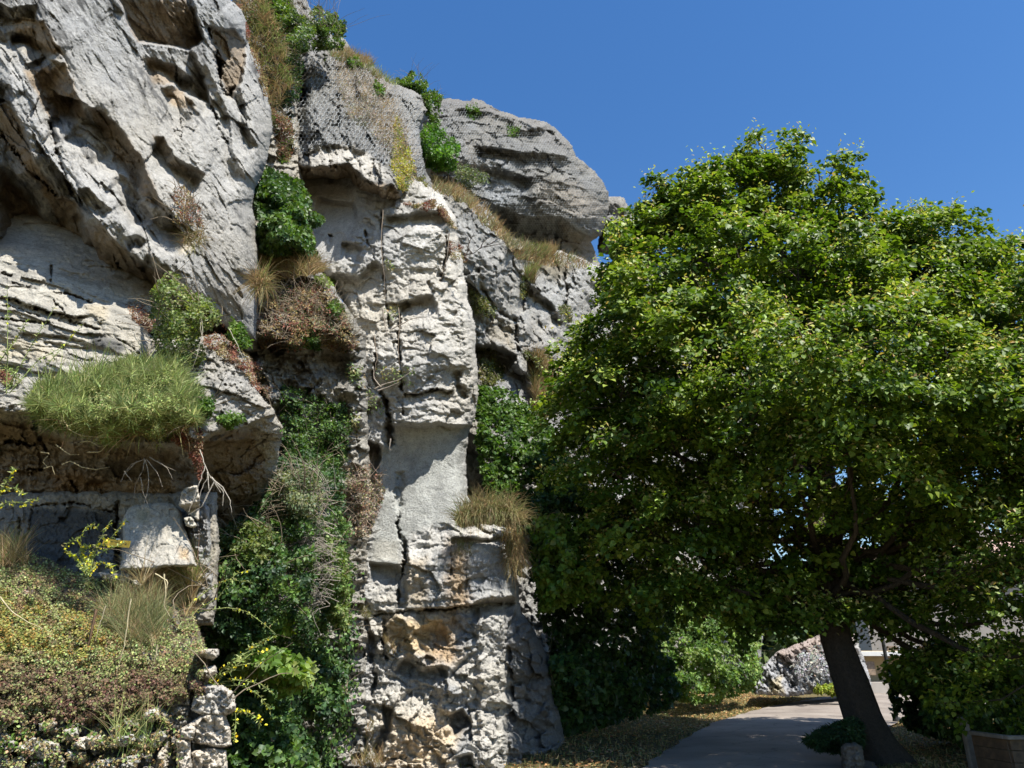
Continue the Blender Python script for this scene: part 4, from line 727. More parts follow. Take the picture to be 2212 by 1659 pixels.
fr_ = (lob[:, 2] < 12.8) & (lob[:, 0] < 2230); lob[:, 2] = np.where(fr_, np.interp(lob[:, 1], [450, 620, 820, 1050, 1250, 1500], [12.6, 12.0, 11.6, 12.2, 12.7, 12.2]) + .35 * np.sin(lob[:, 0] * .02), lob[:, 2]); lob[:, 2] -= 1.3 * ((lob[:, 0] > 1640) & (lob[:, 1] > 760) & (lob[:, 1] < 1130) & fr_); lob[:, 2] = np.where(lob[:, 2] > 14.2, lob[:, 2] - .4, lob[:, 2]); lob[:, 2] = lob[:, 2]
def build_crown(tree, lob, q, r):
    LC = P(lob[:, 0], lob[:, 1], lob[:, 2]); LR = lob[:, 3] * .92 * teff(lob[:, 1], lob[:, 2]) / lob[:, 2]
    lim_l, lim_r = [], []
    for i in range(len(LC)):
        z = LC[i, 2]; j = int(np.clip(np.interp(z - 1.8, q[:, 2], np.arange(len(q))), 29, 50)) + random.randrange(0, 7); s0 = q[j]
        mid = s0 * .5 + LC[i] * .5 + np.array([0, 0, -.35]) + rng.normal(0, .15, 3)
        L, rr2 = flesh([s0, s0 * .75 + mid * .25 + [0, 0, .1], mid, LC[i] * .8 + mid * .2, LC[i] + [0, 0, LR[i] * .6]], [max(.05, r[j] * .34), .055, .05, .03, .012], 14, .12, i)
        lim_l.append(L); lim_r.append(rr2)
    for L, rr2 in zip(lim_l, lim_r): tubes('limb', [L], [rr2], M_BARK, (.10, .08, .06), tree, 7)
    Cs = []; Ns = []; Ts = []; Cl = []; Sz = []; tw_l = []; tw_r = []; Fl = []
    LIMEP = np.array([(.044, .088, .009), (.082, .142, .014), (.14, .205, .022), (.22, .28, .04)])
    for i in range(len(LC)):
        R_ = LR[i]; ns_ = int(19 * R_ ** 1.7) + 4
        d = rand_dir(ns_ * 2); d = d[d[:, 2] > -.75][:ns_]; rad = R_ * rng.uniform(.5, 1.08, len(d)) * np.array([1.0])
        sc_ = LC[i] + d * rad[:, None] * np.array([1.05, 1.05, .9])
        for k in range(len(sc_)):
            ax = unit(np.array([d[k, 0], d[k, 1], -.15]) + .4 * rand_dir(1)[0]); ln = rng.uniform(.45, .95); m = int(rng.uniform(80, 150))
            u = rng.random(m) ** .8; spread = .05 + .14 * np.sin(u * 2.6 + .3)
            lat = unit(np.cross(ax, [0, 0, 1.0])); c = sc_[k] + ax * (u * ln)[:, None] + lat * (rng.normal(0, 1, m) * spread)[:, None] + np.array([0, 0, 1.0]) * (rng.normal(0, .07, m) - .22 * u ** 2)[:, None]
            Cs.append(c); Ns.append(np.array([.05, -.1, .75]) + .62 * rand_dir(m) + d[k] * .35); Ts.append(ax * .5 + np.array([0, 0, -.55]) + .6 * rand_dir(m))
            b0 = rng.uniform(0, 1.0); ci = np.clip((b0 * 2.2 + rng.normal(0, .7, m) + .6), 0, 3.99).astype(int); Cl.append(LIMEP[ci] * rng.uniform(.75, 1.2, (m, 1))); Sz.append(rng.uniform(.05, .122, m) * min(1.15, teff(lob[i, 1], lob[i, 2]) / 13.5))
            if d[k, 2] > -.2:
                mf = int(rng.uniform(20, 75)); uf = rng.random(mf); Fl.append(sc_[k] + ax * (uf * ln)[:, None] + rng.normal(0, .11, (mf, 3)) + [0, 0, .03])
            if k % 3 == 0: tw_l.append([LC[i] * .7 + sc_[k] * .3, sc_[k], sc_[k] + ax * ln * .9 - [0, 0, .15]]); tw_r.append([.016, .010, .004])
    Cs = np.concatenate(Cs); nl = len(Cs)
    crown = leaves('crown', Cs, np.concatenate(Sz), np.concatenate(Ns), np.concatenate(Ts), np.concatenate(Cl), M_LEAF, T_HEART, tree)
    Fl = np.concatenate(Fl); nf = len(Fl)
    fl = leaves('bracts', Fl, rng.uniform(.06, .10, nf), np.array([0, -.2, .6]) + .6 * rand_dir(nf), np.array([0, 0, -.3]) + .8 * rand_dir(nf), palette([(.34, .40, .11), (.42, .46, .17), (.26, .33, .08), (.36, .28, .12)], nf, .2), M_LEAF, T_OVAL, tree, .8)
    stuff(fl); fl['label'] = 'pale yellow green flower bracts among the leaves'
    tw = tubes('twigs', tw_l, tw_r, M_BARK, (.11, .09, .065), tree, 3); stuff(tw)
    
build_crown(tree, lob, q, r)

tree2 = thing('lime_tree', 'neighbouring lime tree whose boughs reach in at the right edge of the photo', 'tree')
q2, r2 = flesh([(10.6, 9.2, -.2), (10.5, 9.2, 1.5), (10.3, 9.1, 3.5), (10.2, 9.0, 6), (10.0, 9.0, 9)], [.42, .33, .27, .18, .06], 60, .03)
trunk_mesh('trunk', q2, r2, M_BARK, (.085, .07, .055), tree2)
build_crown(tree2, np.array([(2560, 1150, 9.6, 1.4), (2620, 900, 9.2, 1.6), (2600, 650, 9.4, 1.6), (2760, 450, 8.8, 1.6), (2600, 350, 9.6, 1.4), (2850, 750, 8.2, 1.7), (2800, 1050, 8.4, 1.5), (2480, 520, 10.4, 1.3), (2500, 820, 10.4, 1.3), (2900, 250, 8.6, 1.5), (2700, 100, 9.4, 1.3), (2420, 1320, 10.0, .9)], float), q2, r2)


# ================================================================== PLANTS ON THE ROCK
def bush(name, label, cat, poly, n, size, cols, thick=.5, group=None, st=0, stl=.5, stc=(.2, .16, .11), **k):
    th = thing(name, label, cat, group); f = foliage(name, poly, n, size, cols, thick, parent=th, **k); stuff(f)
    if st: stuff(stems(poly, st, stl, th, stc, seed=k.get('seed', 0), lift=thick * .4, fallback=k.get('fallback') if np.isscalar(k.get('fallback', None)) else None))
    return th
def tuft(label, poly, n, length, cols, group=None, name='grass_tuft', cat='grass tuft', **k):
    th = thing(name, label, cat, group); stuff(grass(poly, n, length, cols, th, **k)); return th
BR = thing('broom_shrub', 'large feathery yellow-green shrub spilling over the ledge block', 'shrub')
BP = [(58, 880), (75, 840), (110, 822), (150, 830), (190, 795), (240, 800), (290, 770), (330, 785), (370, 775), (400, 815), (430, 850), (452, 890), (440, 925), (400, 925), (340, 955), (290, 945), (240, 962), (170, 935), (110, 925)]
stuff(grass(BP, 26000, .12, BROOM, BR, 701, fallback=7.05, thick=.8, dirv=(.1, -.2, .45), wild=.85, droop=.3, lift=.1, wdt=.0075, clump=2.2, pn='foliage', seg=2))
stuff(foliage('foliage', BP, 24000, .026, BROOM, .9, 7.05, T_OVAL, M_DRY, BR, 2.2, 702, pn='leaves', front=.4, width=.7))
stuff(grass([(60, 880), (80, 830), (200, 785), (390, 785), (440, 880), (300, 900)], 700, .34, BROOM, BR, 703, fallback=7.0, thick=.5, dirv=(.3, -.1, .7), wild=.7, droop=.15, lift=.1, wdt=.007, pn='shoots'))
stuff(grass([(110, 905), (250, 945), (400, 930), (430, 910), (250, 920)], 120, .3, [(.26, .28, .1), (.3, .27, .13), (.22, .15, .08)], BR, 704, fallback=6.6, dirv=(.1, -.3, -.3), wild=.8, droop=.6, wdt=.009, pn='hanging_shoots'))
bush('leafy_shrub', 'round-leaved pale green shrub between the bedded slab and the leaning cliff', 'shrub', [(335, 610), (370, 590), (400, 620), (450, 640), (480, 680), (470, 700), (430, 720), (440, 780), (410, 800), (350, 790), (330, 720)], 5200, .042, [(.10, .14, .035), (.16, .20, .06), (.22, .25, .09), (.07, .10, .03)], .8, st=40, fallback=7.55, seed=711, clump=.9)
bush('leafy_shrub', 'small bright shrub right of the feathery shrub on the ledge', 'shrub', [(400, 880), (430, 850), (460, 860), (465, 890), (430, 910), (400, 920)], 1100, .04, GREEN, .3, st=8, fallback=6.9, seed=712)
bush('leafy_shrub', 'small green plant growing above the dark brown overhang', 'shrub', [(452, 905), (480, 890), (520, 893), (530, 905), (505, 920), (490, 925), (460, 915)], 900, .04, [(.09, .16, .03), (.13, .21, .05)], .22, fallback=7.25, seed=713)
bush('leafy_shrub', 'narrow green plant under the right end of the leaning cliff', 'shrub', [(500, 690), (530, 710), (545, 745), (520, 760), (495, 730)], 700, .04, LIME, .25, seed=714, fallback=7.9)
stuff(tag(foliage('sedum', [(430, 690), (470, 680), (510, 730), (560, 790), (585, 840), (592, 870), (560, 850), (520, 800), (470, 770), (440, 740)], 5200, .026, REDC + SED[:2], .16, None, T_OVAL, M_DRY, None, .6, 721, pn='sedum', front=.6), 'rusty red sedum running over the ledge below the leaning cliff', 'sedum'))
stuff(tag(foliage('sedum', [(385, 930), (410, 900), (440, 930), (438, 990), (430, 1030), (418, 1000), (400, 965), (370, 950)], 2600, .026, REDC, .14, 6.8, T_OVAL, M_DRY, None, .5, 722, pn='sedum'), 'crimson sedum trailing down beside the brown overhang', 'sedum'))
stuff(tag(foliage('sedum', [(275, 655), (300, 650), (340, 690), (335, 730), (310, 710), (285, 690)], 900, .028, REDC, .12, None, T_OVAL, M_DRY, None, .5, 723, pn='sedum'), 'small red sedum patch at the tip of the bedded slab', 'sedum'))
stuff(tag(foliage('sedum', [(-20, 790), (30, 790), (60, 830), (60, 870), (-20, 880)], 2200, .026, REDC + BROOM, .2, 7.2, T_OVAL, M_DRY, None, .5, 724, pn='sedum'), 'reddish sedum cushion at the left edge of the photo', 'sedum'))
bush('wallflower', 'dry tangled plant rooted in the face of the leaning cliff', 'plant', R1((1260, 1460), (1330, 1340), (1400, 1400), (1480, 1550), (1500, 1660), (1280, 1660)) , 900, .03, DRYC + REDC, .2, st=60, stl=.25, seed=725, mat=M_DRY)
tuft('pale grass wisps hanging below the dry plant on the leaning cliff', R3((1300, 60), (1500, 40), (1530, 120), (1430, 180), (1330, 160)), 260, .3, DRYC, seed=726, dirv=(0, -.3, -.2))
# gully
bush('ivy_mass', 'thick glossy dark ivy mound between the leaning cliff and the smooth wall', 'ivy', RG((140, 380), (160, 280), (240, 160), (330, 200), (460, 240), (560, 320), (610, 420), (620, 500), (700, 580), (690, 630), (610, 640), (640, 740), (680, 790), (640, 900), (560, 930), (440, 880), (330, 870), (200, 820), (165, 690), (150, 560)), 17000, .075, IVY[2:] + GREEN[1:], .95,
     fallback=[(555, 400, 10.9), (640, 400, 11.4), (600, 520, 10.7), (680, 560, 11.5), (560, 600, 10.4)], seed=731, mat=M_IVY, tmpl=T_HEART, clump=1.0, st=26, stl=.7, up=.45, edge=9)
tuft('straw coloured grass hanging below the ivy mound', RG((190, 870), (260, 840), (420, 880), (640, 930), (700, 1010), (560, 1060), (330, 1080), (200, 1040)), 3200, .42, DRYC + [(.3, .3, .12)], seed=732, dirv=(.1, -.4, .5), wild=.6, droop=.9, lift=.6, wdt=.010)
tuft('dry straw tuft clinging to the right edge of the leaning cliff', RG((110, 1060), (240, 1040), (260, 1150), (170, 1180)), 420, .36, DRYC + BROOM[:1], seed=733, fallback=9.0, dirv=(.2, -.4, .1), wild=1.0, droop=1.0, lift=.3, wdt=.009)
bush('bramble', 'brown and red tangle of dead stems in the upper gully', 'bramble', RG((180, 1100), (450, 1060), (740, 1080), (850, 1250), (930, 1400), (990, 1550), (1000, 1659), (160, 1659), (170, 1300)), 5200, .045, DRYC + REDC + [(.06, .09, .03)], .35, seed=734, mat=M_DRY, st=420, stl=.55, stc=(.27, .22, .16))
bush('leafy_shrub', 'bright young leaves in the upper gully above the bramble', 'shrub', RG((640, 1040), (790, 1060), (800, 1120), (740, 1140), (650, 1110)), 700, .06, [(.14, .19, .05), (.2, .25, .08)], .25, seed=735)
bush('creeper', 'green leaves beside orange moss in the upper gully', 'creeper', RG((740, 1240), (820, 1220), (860, 1330), (870, 1420), (790, 1400), (760, 1320)), 700, .06, GREEN, .25, seed=736)
bush('creeper', 'green shoots low in the brown upper gully', 'creeper', RG((500, 1500), (640, 1500), (700, 1560), (680, 1659), (560, 1640)), 700, .06, GREEN, .25, seed=737)
bush('creeper', 'bright green climbing plant along the middle of the gully', 'creeper', [(610, 830), (700, 860), (740, 900), (745, 960), (745, 1080), (700, 1090), (620, 1010), (600, 900)], 5200, .06, GREEN + IVY[2:], .55, seed=738, st=60, clump=.9)
bush('dense_shrub', 'large shrub with small dark green leaves filling the middle gully', 'shrub', [(600, 980), (660, 960), (740, 1020), (752, 1150), (735, 1300), (700, 1420), (560, 1420), (450, 1400), (440, 1250), (455, 1180), (500, 1140), (560, 1080)], 21000, .06, IVY + GREEN, 1.1, seed=741, st=160, stl=1.1, clump=1.1, up=.5,
     fallback=[(600, 1000, 10.5), (700, 1100, 10.9), (600, 1250, 9.9), (480, 1300, 9.3), (700, 1400, 10.9)], mat=M_IVY, edge=10)
th = thing('dead_brushwood', 'grey dead twigs over the right side of the gully shrub', 'brushwood')
stuff(stems([(640, 1020), (720, 1020), (740, 1150), (740, 1300), (680, 1330), (650, 1200)], 190, .55, th, (.27, .24, .20), .006, 742, fallback=10.0, dirv=(-.6, -.3, .2), wild=.5, pn='twigs', branch=3))
bush('dense_shrub', 'lighter olive shrub on the left flank of the gully', 'shrub', [(470, 1150), (540, 1120), (600, 1150), (620, 1230), (560, 1260), (490, 1270), (455, 1230)], 3600, .05, [(.09, .12, .03), (.13, .17, .05), (.17, .2, .07)], .5, seed=7411, st=40, stl=.6, clump=1.3, fallback=9.3)
bush('dense_shrub', 'grey-green shrub crest just below the brown overhang', 'shrub', [(600, 1020), (660, 1010), (700, 1060), (690, 1130), (620, 1120), (570, 1090)], 3000, .045, [(.10, .13, .07), (.15, .18, .10), (.2, .22, .12)], .5, seed=7412, st=60, stl=.7, clump=1.3, fallback=9.9)
bush('dense_shrub', 'light green shrub leaves along the right side of the gully', 'shrub', [(700, 1150), (745, 1180), (755, 1260), (750, 1360), (715, 1350), (690, 1250)], 3000, .055, [(.08, .13, .03), (.13, .19, .05), (.18, .24, .08)], .4, seed=7413, st=20, clump=1.3, fallback=10.4)
bush('creeper', 'pale broad-leaved creeper at the sunlit top of the lower gully', 'creeper', RV((330, 1010), (450, 980), (620, 1010), (760, 1080), (760, 1180), (620, 1220), (500, 1140), (350, 1120)), 2400, .085, LIME[1:] + [(.2, .26, .08)], .6, seed=743, fallback=9.3, tmpl=T_HEART)
bush('creeper', 'bright vine leaves hanging in the dark hollow of the gully', 'creeper', RV((400, 770), (480, 760), (640, 800), (650, 910), (560, 900), (490, 840)), 260, .11, LIME[1:], .4, seed=744, fallback=9.9, tmpl=T_HEART)
bush('creeper', 'bright green leaves just under the brown overhang', 'creeper', RV((210, 330), (280, 310), (300, 380), (250, 400), (290, 470), (290, 540), (210, 520), (200, 440)), 1000, .075, LIME[1:], .35, seed=745, fallback=9.6, tmpl=T_HEART)
bush('ivy_mass', 'ivy and shrub covering the foot of the gully beside the stone column', 'ivy', [(460, 1400), (560, 1400), (700, 1400), (752, 1440), (745, 1540), (700, 1560), (640, 1540), (690, 1640), (700, 1700), (490, 1700), (500, 1560), (470, 1480)], 13000, .062, IVY + GREEN, .7, seed=746, mat=M_IVY, tmpl=T_HEART, clump=1.2, st=60, fallback=[(480, 1450, 9.6), (700, 1500, 10.8), (600, 1650, 9.7), (720, 1400, 10.9)])
th = thing('ivy_strand', 'long ivy strands hanging against the pale rock right of the gully', 'ivy')
L = []; R = []
lc = []
for x0, y0, y1 in [(735, 1290, 1560), (748, 1330, 1600), (720, 1400, 1690), (705, 1450, 1659), (755, 1210, 1480), (690, 1500, 1700), (742, 1120, 1300)]:
    yy = np.linspace(y0, y1, 14); xx = x0 + 8 * fbm(yy / 40, yy * 0 + x0, 3, 5); tt = zget(xx, yy, 11.0) - .12; q_ = P(xx, yy, tt); L.append(q_); R.append(np.full(14, .010))
    u = rng.integers(0, 14, 260); lc.append(q_[u] + rng.normal(0, .09, (260, 3)) - [0, .06, 0])
stuff(tubes('stems', L, R, M_TWIG, (.22, .18, .13), th, 4)); lc = np.concatenate(lc); n_ = len(lc)
stuff(leaves('leaves', lc, rng.uniform(.04, .08, n_), np.array([.1, -.6, .5]) + .7 * rand_dir(n_), np.array([0, 0, -.8]) + .5 * rand_dir(n_), palette(IVY + GREEN, n_, .3), M_IVY, T_HEART, th))
# yellow flowering stems leaning out of the gully
def wand(label, lines, flowers, t, name='wild_broom', cat='plant'):
    th = thing(name, label, cat, 'long flowering broom stems'); L = []; R = []; fc = []; lf = []
    for ln in lines:
        p_ = np.array(ln); p_ = resample(p_, 14); q_ = P(p_[:, 0], p_[:, 1], t + .1 * fbm(p_[:, 0] / 50, p_[:, 1] / 50, 2, 3)); L.append(q_); R.append(np.linspace(.006, .002, 14))
        u = rng.random(60) * 12.9; k = u.astype(int); b_ = q_[k] + (q_[k + 1] - q_[k]) * (u - k)[:, None]; lf.append(b_)
        fc.append(b_[rng.random(60) < flowers] + rng.normal(0, .012, ((rng.random(1) * 0).astype(int)[0] or 1, 3)))
    stuff(tubes('stems', L, R, M_TWIG, (.22, .26, .09), th, 3)); lf = np.concatenate(lf); fc = np.concatenate(fc); n1, n2 = len(lf), len(fc)
    stuff(leaves('leaves', lf, rng.uniform(.02, .045, n1), rand_dir(n1) + [0, -.5, .3], rand_dir(n1), palette(BROOM, n1), M_LEAF, T_OVAL, th, .5))
    if n2: stuff(leaves('flowers', fc, rng.uniform(.016, .03, n2), rand_dir(n2) + [0, -1, .3], rand_dir(n2), palette([(.75, .62, .02), (.8, .7, .05)], n2, .1), M_LEAF, T_OVAL, th, 1.4))
    return th
wand('arching yellow-flowered stems across the middle of the gully shrub', [RV((90, 780), (300, 750), (400, 770), (500, 840), (570, 900)), RV((400, 990), (480, 950), (590, 900)), RV((70, 800), (250, 690), (340, 560), (420, 540)), RV((80, 740), (200, 640), (300, 590), (440, 610))], .12, 7.2)
wand('yellow-flowered stems fanning out above the stacked column', [RV((170, 1180), (300, 1120), (430, 1010), (560, 990)), RV((180, 1190), (350, 1160), (480, 1180), (560, 1240)), RV((200, 1200), (380, 1190), (480, 1250), (545, 1340)), RV((150, 1190), (260, 1130), (350, 1080), (500, 1060)), RV((200, 1170), (330, 1050), (520, 940))], .12, 6.6)
wand('drooping stem with yellow flowers right of the stacked column', [RV((200, 1190), (320, 1220), (345, 1370), (335, 1520)), RV((300, 1330), (400, 1340), (460, 1370), (490, 1420))], .35, 6.3)
wand('yellow-flowered sprigs entering from the left edge above the bank', [RL((-80, 800), (20, 740), (60, 650), (120, 545)), RL((-80, 900), (60, 820), (180, 830), (325, 795)), RL((-60, 760), (60, 720), (120, 700), (190, 770))], .25, 6.2)
fl_t = wand('tall wiry plant with yellow flowers in front of the sign', [RL((700, 1400), (660, 1200), (640, 1110), (700, 1010), (790, 1020)), RL((700, 1400), (720, 1250), (800, 1130), (890, 970)), RL((720, 1400), (760, 1220), (900, 1100), (1010, 965)), RL((690, 1390), (600, 1250), (510, 1200), (540, 1150), (640, 1110)),
     RL((700, 1380), (740, 1260), (880, 1200), (1020, 1140)), RL((720, 1390), (800, 1300), (900, 1340), (930, 1440)), RL((700, 1400), (680, 1300), (650, 1230), (720, 1160)), RL((680, 1400), (640, 1300), (560, 1230))], .30, 6.35, 'flowering_plant', 'plant')
wand('spiky bare stems standing at the left edge on the ledge', [[(14, 850), (16, 760), (17, 680), (15, 615)], [(16, 840), (60, 760), (120, 660)], [(20, 850), (80, 780), (150, 740)], [(60, 860), (100, 790), (180, 700)], [(0, 780), (30, 740), (60, 690)]], .02, 6.5)
# white dead twigs hanging at the ledge
def twigs(label, lines, t, col, r=.006, name='dead_branch'):
    th = thing(name, label, 'branch'); L = []; R = []
    for ln in lines:
        p_ = resample(np.array(ln), 12); L.append(P(p_[:, 0] + 2 * fbm(p_[:, 1] / 9, p_[:, 0] / 9, 3, 1), p_[:, 1], t)); R.append(np.linspace(r, r * .3, 12))
    stuff(tubes('twigs', L, R, M_TWIG, col, th, 4)); return th
twigs('bleached branch dangling in front of the brown overhang', [RL((1605, 400), (1640, 500), (1680, 600), (1730, 670), (1775, 745)), RL((1680, 600), (1620, 720), (1600, 800)), RL((1690, 620), (1790, 700), (1850, 800), (1860, 905)), RL((1650, 530), (1600, 680), (1520, 900)), RL((1700, 620), (1800, 740), (1790, 850)), RL((1720, 660), (1620, 860), (1510, 925)), RL((1670, 580), (1680, 720), (1630, 830))], 6.6, (.40, .36, .30), .0055)
twigs('pale roots hanging from the ledge over the sign stone', [RL((1160, 470), (1150, 560), (1090, 680), (1080, 785)), RL((1170, 480), (1195, 600), (1190, 720), (1140, 880)), RL((1130, 620), (1150, 740), (1185, 840)), RL((1180, 480), (1270, 590), (1310, 700)), RL((1260, 490), (1350, 550), (1385, 640)), RL((1100, 490), (1000, 600), (970, 660)), RL((1200, 460), (1300, 520), (1420, 570)), RL((1000, 570), (1060, 660)), RL((1150, 480), (1050, 520), (990, 610))], 6.5, (.30, .26, .21), .0035)
twigs('curled dry tendrils below the feathery shrub', [RL((500, 150), (560, 240), (660, 290), (800, 300), (1000, 300)), RL((330, 420), (400, 430), (340, 500), (380, 540)), RL((640, 340), (720, 330), (800, 380), (870, 360)), RL((350, 550), (420, 530), (440, 600)), RL((500, 520), (560, 490), (660, 540), (760, 560), (880, 540)), RL((700, 420), (800, 420), (900, 330)), RL((450, 360), (560, 440), (640, 440))], 6.5, (.42, .35, .2), .005)
twigs('two thin pale stems standing in the leafy shrub', [R3((1470, 680), (1480, 760), (1500, 900)), R3((1485, 680), (1495, 780), (1460, 940), (1415, 1070)), R3((1690, 765), (1750, 880), (1800, 1000))], 7.0, (.42, .38, .3), .0045)
twigs('bare dark branch sticking out from the pillar shoulder', [R5((1140, 335), (1200, 320), (1240, 290), (1340, 250)), R5((1160, 330), (1170, 250), (1210, 190)), R5((1240, 290), (1260, 250), (1320, 210)), R5((1190, 320), (1150, 270)), R5((1260, 285), (1380, 260)), R5((1175, 260), (1150, 200)), R5((1300, 262), (1360, 225))], 12.6, (.07, .055, .045), .014)
twigs('old ivy stems crossing the foot of the upper pillar', [R5((600, 1140), (660, 1110), (740, 1090), (800, 1050), (850, 1010)), R5((620, 1150), (680, 1130), (750, 1100)), R5((500, 1240), (560, 1200), (620, 1180)), R5((430, 1080), (470, 1000), (560, 965)), R5((640, 1130), (600, 1080), (590, 1000)), R5((700, 780), (820, 720), (900, 700)), R5((650, 660), (670, 800), (690, 830)), R5((700, 1440), (690, 1500), (700, 1510))], 12.1, (.33, .28, .23), .016)
twigs('ivy stems clinging along the vertical joint of the pillar', [R5((650, 60), (640, 250), (655, 420), (664, 600)), R5((745, 650), (752, 760), (742, 900), (750, 1000)), R5((1050, 200), (1040, 340), (1005, 480)), R5((600, 820), (615, 960), (590, 1080))], 12.45, (.25, .2, .15), .012)
for i, (pts, n_, lb) in enumerate([(R5((650, 640), (740, 620), (730, 720), (670, 720)), 90, 'few pale ivy leaves at the joint above the pillar belly'), (R5((600, 1000), (720, 1000), (840, 1020), (820, 1120), (640, 1120)), 170, 'sparse ivy leaves around the old stems on the pillar'), (R5((560, 1150), (650, 1180), (660, 1290), (560, 1280)), 100, 'sparse ivy leaves beside the open joint'),
                                (R5((420, 1280), (500, 1260), (520, 1400), (430, 1420)), 120, 'sparse ivy leaves on the left block of the pillar'), (R5((430, 960), (540, 1000), (520, 1120), (420, 1100)), 160, 'ivy leaves on the left shoulder of the pillar'), (R5((670, 360), (710, 360), (710, 420), (670, 420)), 60, 'tiny ivy sprig on the upper joint')]):
    bush('ivy_sprig', lb, 'ivy', pts, n_, .06, [(.16, .22, .08), (.22, .28, .12), (.3, .26, .12)], .12, seed=800 + i, front=.7, group='ivy sprigs on the pillar')
bush('dry_creeper', 'dry pinkish creeper with pale leaves left of the sprayed concrete', 'creeper', [(745, 1010), (790, 1005), (820, 1020), (830, 1060), (812, 1120), (800, 1160), (750, 1150)], 2600, .05, [(.34, .26, .2), (.42, .36, .26), (.2, .22, .1), (.28, .18, .12)], .3, seed=810, mat=M_DRY, st=130, stl=.35, stc=(.36, .28, .22))
bush('creeper', 'mixed green creeper on the left edge of the pillar below the moss', 'creeper', [(690, 880), (745, 860), (760, 930), (750, 1000), (700, 1000)], 1600, .055, GREEN + IVY, .35, seed=811)
# lower pillar tufts
for i, (pts, n_, ln, lb) in enumerate([(R6((330, 750), (400, 780), (410, 850), (350, 800)), 160, .2, 'small dry tuft at the left end of the long crack'), (R6((470, 900), (540, 990), (520, 1060), (480, 980)), 220, .16, 'dry plant in the crevice of the lower pillar'), (R6((380, 1400), (420, 1390), (420, 1520), (380, 1520)), 120, .14, 'green tuft low on the left of the pillar'),
                                   (R6((300, 1600), (480, 1580), (500, 1659), (300, 1659)), 260, .3, 'straw grass at the very foot of the pillar'), (R6((840, 380), (980, 390), (960, 470), (870, 460)), 200, .14, 'reddish dry growth on the stained ledge')]):
    tuft(lb, pts, n_, ln, DRYC + [(.2, .2, .08)], seed=820 + i, droop=.7, group='small tufts on the lower pillar')
tuft('thick arching grass tuft on top of the lower pillar', [(985, 1125), (1010, 1108), (1050, 1100), (1100, 1100), (1125, 1120), (1128, 1140), (1060, 1135), (1000, 1140)], 2600, .62, [(.20, .22, .09), (.28, .28, .13), (.34, .28, .15), (.4, .32, .18)], seed=830, fallback=12.1, dirv=(.1, -.55, .45), wild=.5, droop=1.3, lift=.3, wdt=.012, clump=.2)
tuft('brown grass hanging down the right corner of the pillar', [(1085, 1140), (1125, 1135), (1135, 1200), (1110, 1260), (1095, 1200)], 700, .4, DRYC, seed=831, fallback=12.2, dirv=(.1, -.4, -.3), wild=.4, droop=1.2, wdt=.010)
# top of the crag
bush('leafy_shrub', 'tall green shrub on the skyline at the top of the crag', 'shrub', [(575, -20), (620, -10), (650, 30), (700, 20), (735, 50), (735, 90), (715, 110), (690, 115), (640, 130), (590, 110), (570, 60)], 13000, .085, [(.07, .12, .03), (.10, .16, .04), (.13, .19, .05), (.05, .085, .03)], 1.4, seed=841, st=170, stl=1.4, fallback=14.6, clump=1.1, edge=12)
bush('leafy_shrub', 'bright green shrub left of the skyline shrub', 'shrub', [(560, -30), (610, -30), (635, 20), (600, 70), (560, 60)], 6000, .085, LIME, .9, seed=842, fallback=14.2, clump=1.0, st=30)
stuff(grass([(510, -20), (560, -20), (600, 60), (630, 180), (600, 250), (590, 340), (560, 200), (540, 100)], 1800, .34, DRYC + BROOM[:1], None, 843, fallback=13.2, dirv=(.2, -.5, .4), wild=.7, droop=.8, wdt=.016, pn='dry_grass', lift=.4)); tag(bpy.context.scene.objects[-1] if False else bpy.data.objects[[o.name for o in bpy.data.objects if o.name.startswith('dry_grass')][-1]], 'dry grass and scrub on the slope beside the leaning cliff', 'dry grass')
bush('scrub', 'olive scrub with rust patches on the slope beside the leaning cliff', 'scrub', [(500, -20), (570, -20), (610, 60), (635, 180), (600, 260), (590, 340), (560, 200), (535, 100)], 5200, .07, [(.13, .15, .05), (.2, .19, .08), (.26, .2, .11), (.16, .12, .07), (.1, .13, .04)], .5, seed=8431, mat=M_DRY, fallback=13.3, st=60, clump=1.1)
bush('creeper', 'thin grey-green creeper on the shaded left face of the crag', 'creeper', R2((100, 250), (300, 300), (310, 400), (290, 560), (240, 700), (150, 650), (110, 450)), 3600, .06, IVY + [(.14, .14, .08), (.2, .16, .1)], .3, seed=844, st=90, stl=.6, fallback=13.3)
bush('dry_creeper', 'rust and yellow creeper hanging left of the netted crag', 'creeper', R2((130, 660), (230, 680), (260, 820), (240, 960), (250, 1040), (190, 1050), (150, 900)), 2600, .055, DRYC + REDC + LIME[2:], .3, seed=845, mat=M_DRY, fallback=12.7, st=60)
stuff(tag(foliage('x', R1((1740, 0), (1780, 60), (1850, 300), (1960, 600), (1990, 760), (1940, 700), (1880, 480), (1830, 330), (1780, 180)), 1600, .04, REDC + DRYC, .2, 10.4, T_OVAL, M_DRY, None, .6, 846, pn='sedum'), 'red sedum fringe along the skyline edge of the leaning cliff', 'sedum'))
tuft('dry grass fringe along the top edge of the netted crag', R2((450, 290), (620, 310), (720, 350), (800, 440), (860, 500), (760, 470), (640, 380), (480, 350)), 1200, .32, DRYC + BROOM[:2], seed=847, dirv=(.1, -.2, .8), wild=.6, wdt=.014)
bush('dry_scrub', 'grey brown scrub held under the netting on the crag', 'scrub', R2((500, 360), (640, 360), (760, 450), (900, 700), (950, 900), (860, 960), (740, 820), (560, 680), (520, 520)), 5200, .05, DRYC + GREYT + [(.12, .13, .06)], .22, seed=848, mat=M_DRY, st=280, stl=.5, stc=(.28, .23, .18))
